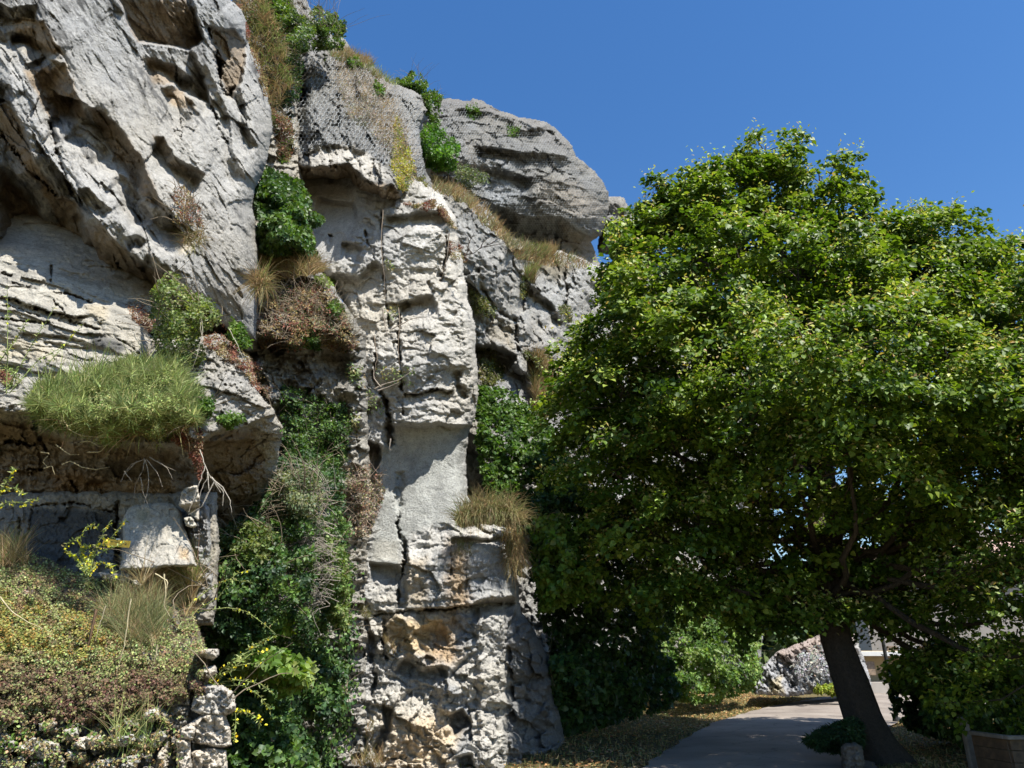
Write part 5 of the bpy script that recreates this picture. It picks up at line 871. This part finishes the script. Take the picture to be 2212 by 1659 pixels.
bush('yellow_creeper', 'yellow-leaved creeper hanging down the right side of the crag', 'creeper', R2((860, 700), (900, 740), (930, 860), (980, 980), (960, 1060), (900, 1150), (870, 1100), (830, 950), (850, 800)), 3000, .055, [(.40, .36, .08), (.30, .30, .07), (.34, .22, .1), (.2, .22, .06)], .3, seed=849, mat=M_LEAF)
bush('leafy_shrub', 'olive shrub at the foot of the yellow creeper', 'shrub', R2((900, 1040), (980, 1030), (1060, 1080), (1050, 1150), (960, 1160), (890, 1150)), 2600, .045, [(.10, .11, .03), (.15, .15, .05), (.2, .19, .07)], .45, seed=850, fallback=13.9, st=40)
for i, (pts, n_, sz, cl, tb, lb, thk) in enumerate([
    (R2((860, 470), (900, 480), (960, 430), (1020, 430), (1050, 500), (1040, 560), (960, 540), (880, 510)), 2400, .10, GREEN[1:], 19, 'light green shrub on the skyline notch of the cliff', .8),
    (R2((1000, 560), (1060, 545), (1150, 560), (1130, 640), (1130, 740), (1060, 720), (1010, 650)), 2600, .10, LIME[:3], 19.5, 'green shrub in the cleft between crag and far cliff', .8),
    (R2((990, 800), (1050, 740), (1120, 720), (1160, 770), (1230, 860), (1240, 920), (1190, 1000), (1090, 1010), (1040, 980), (1000, 900)), 5600, .10, [(.05, .12, .015), (.08, .18, .02), (.11, .22, .03)], 18.0, 'bright green young tree against the grey far cliff', 1.1),
    (R2((1210, 1000), (1290, 970), (1380, 1010), (1420, 1080), (1300, 1110), (1220, 1070)), 1300, .08, [(.10, .13, .07), (.16, .19, .11)], 18.5, 'thin grey-green bush below the far cliff', .6)]):
    bush('cliff_shrub', lb, 'shrub', pts, n_, sz, cl, thk, seed=860 + i, fallback=tb, st=26, stl=.9, clump=1.0, group='shrubs growing on the cliff top')
stuff(tag(grass([(935, 385), (1000, 410), (1070, 470), (1110, 520), (1180, 540), (1270, 565), (1280, 580), (1180, 575), (1120, 560), (1060, 500), (1000, 440), (935, 410)], 2400, .34, DRYC[:3] + [(.22, .22, .1), (.3, .27, .15)], None, 870, dirv=(.1, -.3, .7), wild=.6, wdt=.022, pn='dry_grass', lift=.3), 'dry grass along the ledge under the far cliff', 'dry grass'))
stuff(tag(grass(R5((1480, 330), (1600, 350), (1560, 500), (1490, 480)) + [(1200, 545)], 1500, .5, DRYC + BROOM[:2], None, 871, wdt=.022, pn='dry_grass', lift=.2), 'dry grass patch low on the receding cliff ledge', 'dry grass'))
stuff(tag(grass(R5((1560, 950), (1650, 960), (1680, 1100), (1660, 1300), (1600, 1340), (1570, 1150)), 2000, .5, DRYC, None, 872, wdt=.022, pn='dry_grass', lift=.2), 'dry grass streak between the green bushes and the lime tree', 'dry grass'))
for i, (pts, n_, lb) in enumerate([(R5((1480, 460), (1520, 450), (1520, 600), (1480, 600)), 500, 'small olive bush in a joint of the receding cliff'), (R5((1700, 640), (1790, 650), (1790, 740), (1720, 720)), 700, 'olive bush where the cliff meets the lime crown'), (R5((1500, 920), (1600, 930), (1640, 1060), (1620, 1200), (1560, 1100)), 1100, 'dull green bush on the slope of the receding cliff'),
                                (R5((1520, 240), (1600, 300), (1640, 340), (1580, 350), (1520, 300)), 800, 'olive bush on the dry ledge below the netting'), (R5((1230, 880), (1300, 900), (1380, 990), (1360, 1100), (1240, 1120)), 2600, 'dull green scrub right of the pillar'), (R5((1160, 500), (1330, 640), (1340, 720), (1200, 700)), 1000, 'thin scrub in the corner beside the pillar')]):
    bush('cliff_shrub', lb, 'shrub', pts, n_, .07, [(.09, .10, .03), (.13, .14, .05), (.18, .17, .07)], .4, seed=880 + i, clump=1.2, st=20, group='olive bushes on the receding cliff')
stuff(tag(foliage('x', R5((780, 20), (960, 10), (1040, 70), (1100, 180), (1060, 160), (980, 60), (850, 50)), 1800, .045, REDC + DRYC, .18, None, T_OVAL, M_DRY, None, .6, 890, pn='sedum'), 'pinkish red sedum draped over the top of the pillar', 'sedum'))
stuff(tag(foliage('x', R5((1050, 250), (1120, 250), (1140, 360), (1060, 350)), 600, .045, REDC + DRYC, .15, None, T_OVAL, M_DRY, None, .6, 891, pn='sedum'), 'dull red plants beside the bare dark branch', 'sedum'))
# right of the pillar
bush('ivy_mass', 'tall ivy bush in the corner right of the pillar', 'ivy', [(1035, 830), (1080, 840), (1120, 860), (1160, 890), (1220, 960), (1260, 1050), (1220, 1120), (1120, 1105), (1060, 1100), (1035, 1000), (1030, 900)], 14000, .085, GREEN + LIME[:2], .9, seed=901, mat=M_LEAF, tmpl=T_HEART, fallback=[(1050, 900, 15.0), (1180, 1000, 15.8), (1080, 1090, 14.6), (1150, 900, 16.4)], clump=1.1, st=30)
bush('understory_bush', 'dark green bush in the shade between the pillar and the road', 'bush', [(1130, 1080), (1250, 1040), (1400, 1100), (1480, 1250), (1430, 1400), (1400, 1490), (1330, 1500), (1250, 1500), (1200, 1440), (1160, 1300)], 17000, .10, IVY + GREEN[:2], 1.4, seed=902, mat=M_LEAF, tmpl=T_HEART, fallback=[(1150, 1150, 14.6), (1400, 1200, 16), (1300, 1480, 15.5), (1200, 1400, 15), (1430, 1450, 17)], clump=1.0, st=60, stl=1.2)
bush('understory_bush', 'low dark scrub under the trees at the foot of the cliff', 'bush', [(1190, 1420), (1300, 1400), (1450, 1420), (1470, 1500), (1440, 1530), (1380, 1545), (1280, 1570), (1215, 1590), (1195, 1500)], 9000, .10, IVY + GREEN[:1], 1.0, seed=9021, tmpl=T_HEART, fallback=[(1200, 1550, 14.2), (1440, 1500, 17.5), (1300, 1420, 15.0)], clump=.8, st=60, stl=1.0)
bush('young_lime', 'lime saplings with sunlit tips behind the grass tuft', 'sapling', [(1150, 1120), (1220, 1110), (1270, 1180), (1310, 1230), (1300, 1290), (1240, 1300), (1170, 1320), (1150, 1220)], 3800, .10, LIME[1:], .9, seed=903, tmpl=T_HEART, fallback=13.4, clump=1.2, st=12)
bush('roadside_bush', 'sunlit green bush beyond the grassy verge', 'bush', [(1410, 1360), (1450, 1300), (1530, 1290), (1600, 1300), (1640, 1340), (1640, 1420), (1660, 1480), (1600, 1500), (1500, 1520), (1440, 1500), (1420, 1430)], 19000, .13, [(.06, .11, .025), (.10, .17, .035), (.15, .23, .05), (.18, .25, .07)], 1.8, seed=904, fallback=[(1420, 1400, 22), (1640, 1400, 25), (1500, 1500, 21.5), (1640, 1480, 25)], clump=1.0, st=60, stl=1.6)
bush('silver_shrub', 'sparse silvery grey shrub clinging to the low rock bank', 'shrub', [(1700, 1440), (1740, 1400), (1800, 1380), (1830, 1400), (1810, 1450), (1740, 1470)], 900, .11, [(.32, .32, .33), (.42, .42, .43), (.22, .23, .22), (.4, .38, .34)], 1.6, seed=905, mat=M_DRY, clump=1.2)
bush('broom_shrub', 'bright yellow-green broom at the far road edge', 'shrub', [(1758, 1492), (1770, 1478), (1795, 1476), (1805, 1492), (1780, 1498)], 700, .14, [(.30, .34, .05), (.24, .30, .05)], .6, seed=906, fallback=25.5)
bush('broom_shrub', 'dark green tussock left of the trunk at the far road edge', 'shrub', [(1800, 1480), (1830, 1470), (1850, 1490), (1830, 1497), (1804, 1496)], 700, .14, GREEN, .6, seed=907, fallback=25.5)
bush('hedge', 'dark hedge behind the trunk along the right of the road', 'hedge', [(1925, 1440), (2000, 1400), (2100, 1390), (2230, 1380), (2260, 1620), (2120, 1620), (1980, 1580), (1930, 1540)], 12000, .11, IVY + GREEN[:2], 1.0, seed=908, fallback=14.5, clump=1.4, tmpl=T_HEART, st=40, stl=1.2)
bush('understory_bush', 'ferny bush in the bottom right corner behind the planter', 'bush', [(1990, 1480), (2100, 1440), (2230, 1460), (2260, 1660), (2150, 1640), (2060, 1600), (2000, 1560)], 4200, .10, GREEN, .8, seed=909, fallback=12.4, clump=1.5, st=30)
bush('low_juniper', 'low dark spiky mound at the foot of the lime trunk', 'bush', [(1735, 1600), (1760, 1580), (1800, 1565), (1840, 1545), (1860, 1560), (1870, 1610), (1840, 1625), (1760, 1625)], 7000, .07, IVY[:2], .5, seed=910, fallback=12.0, tmpl=T_NEEDLE, clump=.3, width=2.5)

# sedum bank
SB = [(-60, 1165), (0, 1180), (60, 1195), (120, 1215), (170, 1240), (260, 1255), (340, 1290), (420, 1335), (445, 1400), (440, 1460), (400, 1500), (330, 1510), (230, 1545), (100, 1560), (-60, 1540)]
def sedum_sheet(pn, poly, n, size, cols, thick, seed, label):
    o = foliage('s', poly, n, size, cols, thick, None, T_OVAL, M_DRY, None, .8, seed, pn=pn, front=.6, up=.6, wild=.9, width=1.2); tag(o, label, 'sedum', kind='stuff'); return o
sedum_sheet('sedum', SB, 60000, .019, SED, .11, 921, 'carpet of yellow-green and rust sedum on the steep bank')
sedum_sheet('sedum', [(-60, 1430), (440, 1430), (440, 1500), (330, 1530), (230, 1560), (-60, 1560)], 20000, .021, [(.17, .10, .07), (.22, .15, .10), (.24, .24, .10), (.14, .10, .06)], .13, 922, 'darker purple sedum along the lower edge of the bank')
sedum_sheet('sedum', [(-60, 1220), (40, 1290), (250, 1310), (300, 1400), (200, 1450), (-60, 1430)], 20000, .018, [(.30, .30, .08), (.36, .34, .12), (.36, .22, .06), (.24, .26, .07)], .13, 923, 'bright yellow-green sedum across the middle of the bank')
for i, (pts, n_, ln, cl, lb, c) in enumerate([
    ([(225, 1330), (270, 1290), (330, 1300), (360, 1350), (330, 1400), (270, 1400)], 1500, .30, [(.20, .22, .10), (.28, .28, .13), (.36, .28, .15)], 'green and straw grass tuft in the middle of the bank', (295, 1360, 6.5)),
    (RL((1080, 1380), (1330, 1370), (1400, 1480), (1380, 1600), (1150, 1600)), 1300, .34, DRYC[:2] + [(.46, .36, .22)], 'dry straw grass under the big pale stone', (340, 1290, 6.7)),
    (R4((1000, 560), (1110, 560), (1100, 800), (1030, 800)), 500, .4, DRYC[:2] + BROOM[:1], 'thin seeding grass at the right corner of the stones', (405, 1290, 6.6)),
    ([(-20, 1190), (40, 1180), (60, 1215), (0, 1230)], 400, .3, DRYC + BROOM[:1], 'dry seed heads at the left end of the bank', (20, 1215, 6.5)),
    (RW((900, 700), (1300, 640), (1400, 900), (1000, 960)), 130, .3, BROOM + DRYC[:1], 'thin green stems rising over the stone bank', (270, 1590, 5.5))]):
    tuft(lb, pts, n_, ln, cl, seed=930 + i, dirv=(0, -.3, .7), wild=.55, droop=.5, lift=.12, wdt=.0045, group='grass tufts on the earth bank')
L = [RW((500, 290), (490, 400), (470, 540)), RL((590, 1660), (560, 1740), (520, 1860))]
twigs('brown dead stalk leaning on the sedum bank', [R4((545, 760), (525, 850), (500, 960), (470, 1030))], 6.1, (.16, .10, .06), .013)
twigs('pale dry stalks lying over the sedum bank', [R4((0, 690), (60, 770), (150, 830), (240, 870)), R4((740, 700), (720, 850), (700, 980), (660, 1120)), R4((600, 740), (560, 860), (540, 940)), R4((890, 960), (880, 1040), (850, 1110)), R4((930, 560), (940, 660), (930, 740), (960, 800)), R4((880, 560), (950, 600), (930, 720)), RW((1100, 960), (1060, 700), (1130, 640)), RW((820, 480), (800, 700), (830, 860)), RW((960, 1000), (1100, 650), (1450, 560))], 5.9, (.42, .36, .22), .006)

for i, (pts, n_, lb) in enumerate([(R2((560, 330), (640, 330), (660, 400), (580, 410)), 500, 'small green shrub on the shoulder of the netted crag'), (R2((740, 480), (790, 490), (790, 560), (740, 560)), 300, 'green sprig in the middle of the netted crag'), (R2((1260, 620), (1340, 610), (1370, 680), (1300, 700)), 500, 'green tuft near the top of the far cliff'),
                                (R2((1520, 740), (1590, 750), (1580, 810), (1520, 800)), 300, 'yellow-green shrub under the brow of the far cliff'), (R2((1630, 1410), (1720, 1440), (1740, 1520), (1650, 1500)), 700, 'green bush on the grassy ledge below the far cliff')]):
    bush('cliff_shrub', lb, 'shrub', pts, n_, .11, LIME[:3] + GREEN[2:], .35, seed=1200 + i, st=10, group='green bushes on the upper crags')

stuff(tag(foliage('x', [(-20, 1540), (200, 1540), (330, 1520), (400, 1540), (380, 1659), (-20, 1659)], 3400, .024, SED + DRYC + GREEN[2:], .08, None, T_OVAL, M_DRY, None, 1.6, 1301, pn='sedum', front=.6), 'thin straggling growth over the stones under the bank', 'sedum'))
# ================================================================== WAYMARK SIGN
M_YEL = plain('yellow_enamel', (.80, .50, .05), .45, 0, 6, .12, .05); M_BLK = plain('black_paint', (.02, .018, .015), .5); M_STEEL = plain('steel', (.4, .4, .38), .4, .6)
sg = thing('waymark_sign', 'yellow rectangular footpath sign with a black arrow on the rock', 'sign')
A = P(224.5, 1163.5, 6.72); B = P(283, 1168.5, 6.72); Cc_ = P(222.5, 1177, 6.72)
wdt_ = np.linalg.norm(B - A); ux = (B - A) / wdt_; hgt = wdt_ * .25
uz = unit(np.cross(ux, np.cross(Cc_ - A, ux))); uz = -uz if uz[2] < 0 else uz; un = np.cross(ux, uz)
if un[1] > 0: un = -un
from mathutils import Matrix
ctr = (A + B) / 2 - uz * hgt / 2
Mx = Matrix(((ux[0], -un[0], uz[0], ctr[0]), (ux[1], -un[1], uz[1], ctr[1]), (ux[2], -un[2], uz[2], ctr[2]), (0, 0, 0, 1)))
sg.matrix_world = Mx
box('panel', (0, 0, 0), (wdt_, .005, hgt), M_YEL, sg, bevel=.001)
for x_, z_ in [(-.108, .025), (-.102, .016), (.104, .024), (.104, -.024), (.0, .026), (-.004, -.026)]:
    import bmesh
    bm = bmesh.new(); bmesh.ops.create_cone(bm, cap_ends=True, segments=10, radius1=.0022 if x_ else .0042, radius2=.0022 if x_ else .0042, depth=.003)
    me = bpy.data.meshes.new('screw'); bm.to_mesh(me); bm.free(); me.materials.append(M_BLK); o = bpy.data.objects.new('screw', me); S.collection.objects.link(o); o.parent = sg
    o.location = (x_ * wdt_ / .24, -.0035, z_); o.rotation_euler = (math.pi / 2, 0, 0)
def prism(name, pts, y, th, mat, parent):
    n = len(pts); V = [(x, y, z) for x, z in pts] + [(x, y - th, z) for x, z in pts]
    me = bpy.data.meshes.new(name); me.from_pydata(V, [], [list(range(n)), list(range(2 * n - 1, n - 1, -1))] + [[i, n + i, n + (i + 1) % n, (i + 1) % n] for i in range(n)]); me.materials.append(mat)
    o = bpy.data.objects.new(name, me); S.collection.objects.link(o); o.parent = parent; return o
prism('arrow', [(.062, -.0025), (.083, -.0025), (.077, -.011), (.081, -.011), (.092, -.0005), (.083, .010), (.079, .010), (.084, .0015), (.062, .0015)], -.003, .001, M_BLK, sg)
tx = bpy.data.curves.new('lettering', 'FONT'); tx.body = 'PRIS POUR SOUS'; tx.size = .0145; tx.align_x = 'CENTER'; tx.extrude = .0004; tx.materials.append(M_BLK)
o_ = bpy.data.objects.new('lettering_curve', tx); me = bpy.data.meshes.new_from_object(o_); bpy.data.objects.remove(o_); me.materials.clear(); me.materials.append(M_BLK); o = bpy.data.objects.new('lettering', me); S.collection.objects.link(o); o.parent = sg; o.location = (0, -.0032, .004); o.rotation_euler = (math.pi / 2, 0, 0)
box('bracket', (.0, .012, hgt / 2 + .006), (.035, .02, .016), M_STEEL, sg, bevel=.002)

# ================================================================== WIRE NETTING
M_WIRE = plain('galvanised_wire', (.34, .36, .36), .5, .3, 20, .2, .05)
def netting(label, poly, cell, r, off, group='rockfall netting'):
    p = np.array(poly); x0, y0 = p.min(0); x1, y1 = p.max(0); seg = []
    dx = cell; dy = cell * .87
    for j in range(int((y1 - y0) / dy) + 1):
        for i in range(int((x1 - x0) / dx) + 1):
            cx = x0 + i * dx + (j % 2) * dx / 2; cy = y0 + j * dy; a = cell * .29; b = cell * .5
            # three edges of a hexagon
            seg += [((cx, cy - a * 2 + a), (cx + b, cy - a + a * .0 - a * .0 + 0 - a * .0)), ((cx, cy - a), (cx - b, cy))] if False else [((cx, cy + a), (cx, cy - a)), ((cx, cy - a), (cx + b, cy - dy + a)), ((cx, cy - a), (cx - b, cy - dy + a))]
    seg = np.array(seg); mid = seg.mean(1); k = sdf(poly, mid[:, 0], mid[:, 1]) > 0; seg = seg[k]
    tt = zget(seg[..., 0].ravel(), seg[..., 1].ravel())
    # netting drapes: it bridges hollows
    G_ = np.full(ZB.shape, np.nan); sub = ZB.copy(); sub[sub > 1e8] = np.nan
    cs = []
    for (dx_, dy_) in [(0, 0), (16, 0), (-16, 0), (0, 16), (0, -16), (10, 10), (-10, -10)]:
        z = zget(seg[..., 0].ravel() + dx_, seg[..., 1].ravel() + dy_); cs.append(np.where(z > 1e8, tt, z))
    tt = np.minimum(np.median(cs, 0), tt) - off
    ok_ = (tt < 1e7).reshape(-1, 2).all(1)
    Q = P(seg[..., 0].ravel(), seg[..., 1].ravel(), tt).reshape(-1, 2, 3)[ok_]; Q += rng.normal(0, .004, Q.shape)
    d = unit(Q[:, 1] - Q[:, 0]); a = unit(np.cross(d, unit(Q[:, 0] - CAM))); b = np.cross(d, a); V = []
    for e in (0, 1):
        for th in (0, 2.09, 4.19): V.append(Q[:, e] + r * (math.cos(th) * a + math.sin(th) * b))
    V = np.stack(V, 1).reshape(-1, 3); base_ = (np.arange(len(Q)) * 6)[:, None, None]
    F = (np.array([(0, 1, 4, 3), (1, 2, 5, 4), (2, 0, 3, 5)])[None] + base_).reshape(-1, 4)
    o = mesh('wire_netting', V, F, M_WIRE); return tag(o, label, 'netting', group)
netting('hexagonal wire netting draped over the overhanging crag', R2((190, 560), (320, 340), (480, 330), (700, 360), (850, 480), (1020, 600), (1000, 760), (1030, 960), (1040, 1060), (880, 1000), (760, 950), (640, 860), (480, 850), (300, 900), (230, 860)), 9.0, .0065, .07)
netting('fine wire netting spread over the rounded far cliff', R2((1140, 600), (1300, 610), (1600, 710), (1850, 830), (2000, 1000), (2110, 1140), (2110, 1300), (1900, 1380), (1820, 1480), (1700, 1480), (1500, 1380), (1300, 1180), (1180, 1000), (1150, 800)), 5.6, .0062, .12)

# ================================================================== ROADSIDE THINGS
pl = thing('planter', 'wooden planter box with a pale rim in the bottom right corner', 'planter')
M_WOOD = plain('weathered_wood', (.09, .06, .035), .8, 0, 12, .4, .4); M_PALE = plain('pale_timber', (.17, .155, .135), .7, 0, 14, .25, .3)
pl.location = (7.3, 10.95, 0); pl.rotation_euler = (0, 0, .12)
for k in range(4): box('board', (0, -.35, .08 + k * .145), (1.5, .035, .14), M_WOOD, pl, bevel=.006)
for k in range(4): box('board', (-.75, 0, .08 + k * .145), (.035, .66, .14), M_WOOD, pl, bevel=.006)
box('rim', (0, -.36, .60), (1.6, .10, .05), M_PALE, pl, bevel=.008); box('rim', (-.76, 0, .60), (.10, .64, .05), M_PALE, pl, bevel=.008)
sp = thing('marker_post', 'short white painted post standing beside the wooden planter', 'post'); sp.location = (6.62, 11.5, 0)
box('post', (0, 0, .37), (.10, .10, .74), M_PALE, sp, bevel=.02); box('cap', (0, 0, .76), (.13, .13, .04), M_PALE, sp, bevel=.02)
rb = stone([(1815, 1612), (1825, 1604), (1850, 1602), (1864, 1612), (1868, 1650), (1860, 1668), (1822, 1670), (1816, 1645)], 11.0, None, 951, np.array([.15, .14, .125]), (10, .3), th=.4, name='standing_stone')
tag(rb, 'squared standing stone left of the lime trunk', 'stone')
M_RAIL = plain('dark_metal', (.05, .05, .05), .5, .5)
po = thing('road_pole', 'thin dark pole just right of the lime trunk', 'pole'); b0 = G(1938, 1560, 0); po.location = b0
def cyl(name, r1, r2, h, loc, mat, parent, k=12):
    bm = bmesh.new(); bmesh.ops.create_cone(bm, cap_ends=True, segments=k, radius1=r1, radius2=r2, depth=h); me = bpy.data.meshes.new(name); bm.to_mesh(me); bm.free(); me.materials.append(mat)
    o = bpy.data.objects.new(name, me); S.collection.objects.link(o); o.parent = parent; o.location = loc; return o
ph = 1.75 * 1.0
cyl('shaft', .05, .045, 3.4, (0, 0, 1.7), M_RAIL, po); cyl('base', .11, .09, .12, (0, 0, .06), M_RAIL, po)
# far shelter
M_WALL1 = plain('ochre_render', (.42, .33, .20), .9, 0, 3, .15, .1); M_WHITE = plain('white_paint', (.55, .55, .53), .6, 0, 3, .05, .05); M_ROOF = plain('clay_tiles', (.40, .27, .22), .85, 0, 5, .35, .3); M_GLASS = plain('dark_glass', (.03, .035, .04), .15); M_RENDER = plain('pale_render', (.34, .31, .275), .9, 0, 2, .12, .1); M_TRIM = plain('shutter_wood', (.22, .16, .11), .7)
sh = thing('roadside_shelter', 'small ochre shelter with a white roof edge beyond the trunk', 'shelter'); s0 = G(1925, 1497, 0.0)
dist = s0[1]; mpu = 33 / FOC
sh.location = (s0[0] - .3, s0[1], 0)
box('base_wall', (0, 0, .25), (3.2, 1.4, .5), M_RENDER, sh); box('rear_wall', (0, .5, 1.1), (3.0, .12, 1.2), M_WALL1, sh); box('side_wall', (-1.45, 0, 1.1), (.12, .9, 1.2), M_WALL1, sh); box('side_wall', (1.45, 0, 1.1), (.12, .9, 1.2), M_WALL1, sh)
box('roof', (0, 0, 1.76), (3.5, 1.6, .10), M_WALL1, sh, tiltx=-.08); box('fascia', (0, -.84, 1.74), (3.5, .06, .20), M_WHITE, sh); box('notice_board', (-.9, -.6, 1.1), (.7, .05, .6), M_TRIM, sh)
# houses seen through the leaves
def house(label, x, y, wdt, dep, h, rz, wall, group='village houses'):
    hs = thing('village_house', label, 'house', group); hs.location = (x, y, 0); hs.rotation_euler = (0, 0, rz)
    box('wall', (0, 0, h / 2), (wdt, dep, h), wall, hs, bevel=0)
    rh = dep * .28
    V = [(-wdt / 2 - .4, -dep / 2 - .4, h - .1), (wdt / 2 + .4, -dep / 2 - .4, h - .1), (wdt / 2 + .4, 0, h + rh), (-wdt / 2 - .4, 0, h + rh), (-wdt / 2 - .4, dep / 2 + .4, h - .1), (wdt / 2 + .4, dep / 2 + .4, h - .1)]
    V2 = [(a, b, c + .18) for a, b, c in V]
    me = bpy.data.meshes.new('roof'); me.from_pydata(V + V2, [], [(0, 1, 2, 3), (3, 2, 5, 4), (6, 9, 8, 7), (9, 10, 11, 8), (0, 6, 7, 1), (4, 5, 11, 10), (0, 3, 9, 6), (3, 4, 10, 9), (1, 7, 8, 2), (2, 8, 11, 5)]); me.materials.append(M_ROOF)
    o = bpy.data.objects.new('roof', me); S.collection.objects.link(o); o.parent = hs
    box('chimney', (wdt * .2, .3, h + rh + .5), (.7, .7, 1.6), wall, hs)
    n = int(wdt // 3)
    for f in range(int(h // 2.9)):
        for k in range(n):
            xx = -wdt / 2 + (k + .5) * wdt / n; zz = 1.5 + f * 2.9
            fr = box('window', (xx, -dep / 2 - .02, zz), (1.05, .08, 1.35), M_WHITE, hs); box('pane', (0, -.035, 0), (.85, .03, 1.15), M_GLASS, fr, bevel=0)
            for sd in (-1, 1): box('shutter', (xx + sd * .82, -dep / 2 - .03, zz), (.5, .05, 1.35), M_TRIM, hs)
    return hs
house('grey-walled village house showing through the lowest lime branches', 27.0, 45, 11, 8, 5.8, -.35, M_RENDER)
house('pink-roofed village house further right behind the crown', 38.0, 50, 12, 9, 7.2, -.5, M_RENDER)

# wooded hill closing the view
hx, hy = np.meshgrid(np.linspace(-60, 260, 60), np.linspace(75, 260, 40)); hz = np.clip((hy - 75) / 110, 0, 1) ** 1.3 * 22 * (1 + .25 * fbm(hx / 60, hy / 60, 3, 950)) * sstep(-60, 0, hx) - .5
ii = np.arange(hx.size).reshape(hx.shape)
o = mesh('hillside', np.stack([hx.ravel(), hy.ravel(), hz.ravel()], 1), np.stack([ii[:-1, :-1].ravel(), ii[:-1, 1:].ravel(), ii[1:, 1:].ravel(), ii[1:, :-1].ravel()], 1), M_SOIL, np.array([.06, .08, .035]), smooth=True); tag(o, kind='structure')
o = foliage('woods', [(1560, 1380), (1620, 1280), (1800, 1250), (2000, 1200), (2260, 1170), (2260, 1500), (1560, 1500)], 14000, .9, [(.05, .08, .03), (.07, .11, .04), (.10, .13, .05)], 6.0, 62, T_OVAL, M_LEAF, None, .9, 955, pn='distant_woods', edge=14)
tag(o, 'distant wooded slope closing the view behind the houses', kind='stuff')
# verge litter and grass
vx_, vy_ = inpoly([(1230, 1600), (1400, 1560), (1500, 1520), (1640, 1495), (1780, 1500), (1700, 1515), (1560, 1550), (1470, 1590), (1400, 1640), (1230, 1700)], 9000, .4, 960, 3)
g_ = G(vx_, vy_, .0); dz_ = np.interp(0, [0, 1], [0, 1]); 
def gzat(x, y):
    ix = np.searchsorted(gx[0], x) - 1; iy = np.searchsorted(gy[:, 0], y) - 1; ix = np.clip(ix, 0, nx_ - 2); iy = np.clip(iy, 0, ny_ - 2)
    fx = (x - gx[0][ix]) / (gx[0][ix + 1] - gx[0][ix]); fy = (y - gy[iy, 0]) / (gy[iy + 1, 0] - gy[iy, 0])
    return gz[iy, ix] * (1 - fx) * (1 - fy) + gz[iy, ix + 1] * fx * (1 - fy) + gz[iy + 1, ix] * (1 - fx) * fy + gz[iy + 1, ix + 1] * fx * fy
xy = np.stack([rng.uniform(-1, 12, 60000), rng.uniform(9, 34, 60000)], 1); dd = sdf(roadpoly, xy[:, 0], xy[:, 1]); k = (dd < .12 * rng.random(len(dd))) & (dd > -5)
xy = xy[k]; zz = gzat(xy[:, 0], xy[:, 1]); C_ = np.stack([xy[:, 0], xy[:, 1], zz + .02], 1); n_ = len(C_)
k = rng.random(n_) < .45
o = leaves('fallen_leaves', C_[k], rng.uniform(.05, .12, k.sum()), np.array([0, 0, 1.0]) + .35 * rand_dir(k.sum()), rand_dir(k.sum()), palette([(.42, .25, .10), (.50, .34, .16), (.30, .16, .07), (.44, .38, .2)], k.sum()), M_DRY, T_OVAL); tag(o, 'tan fallen leaves along the road verge', kind='stuff')
C2 = C_[~k]; n2 = len(C2)
o = leaves('verge_grass', C2 - [0, 0, .03], rng.uniform(.04, .11, n2), rand_dir(n2) * [1, 1, .2] + [0, -.6, .2], np.array([0, 0, 1.0]) + .5 * rand_dir(n2), palette([(.30, .24, .10), (.20, .20, .07), (.12, .15, .05), (.38, .30, .15)], n2), M_DRY, T_BLADE, width=4.0); tag(o, 'short dry verge grass between road and cliff', kind='stuff')
tot = sum(len(o.data.polygons) for o in S.objects if o.type == 'MESH'); print('faces', tot)
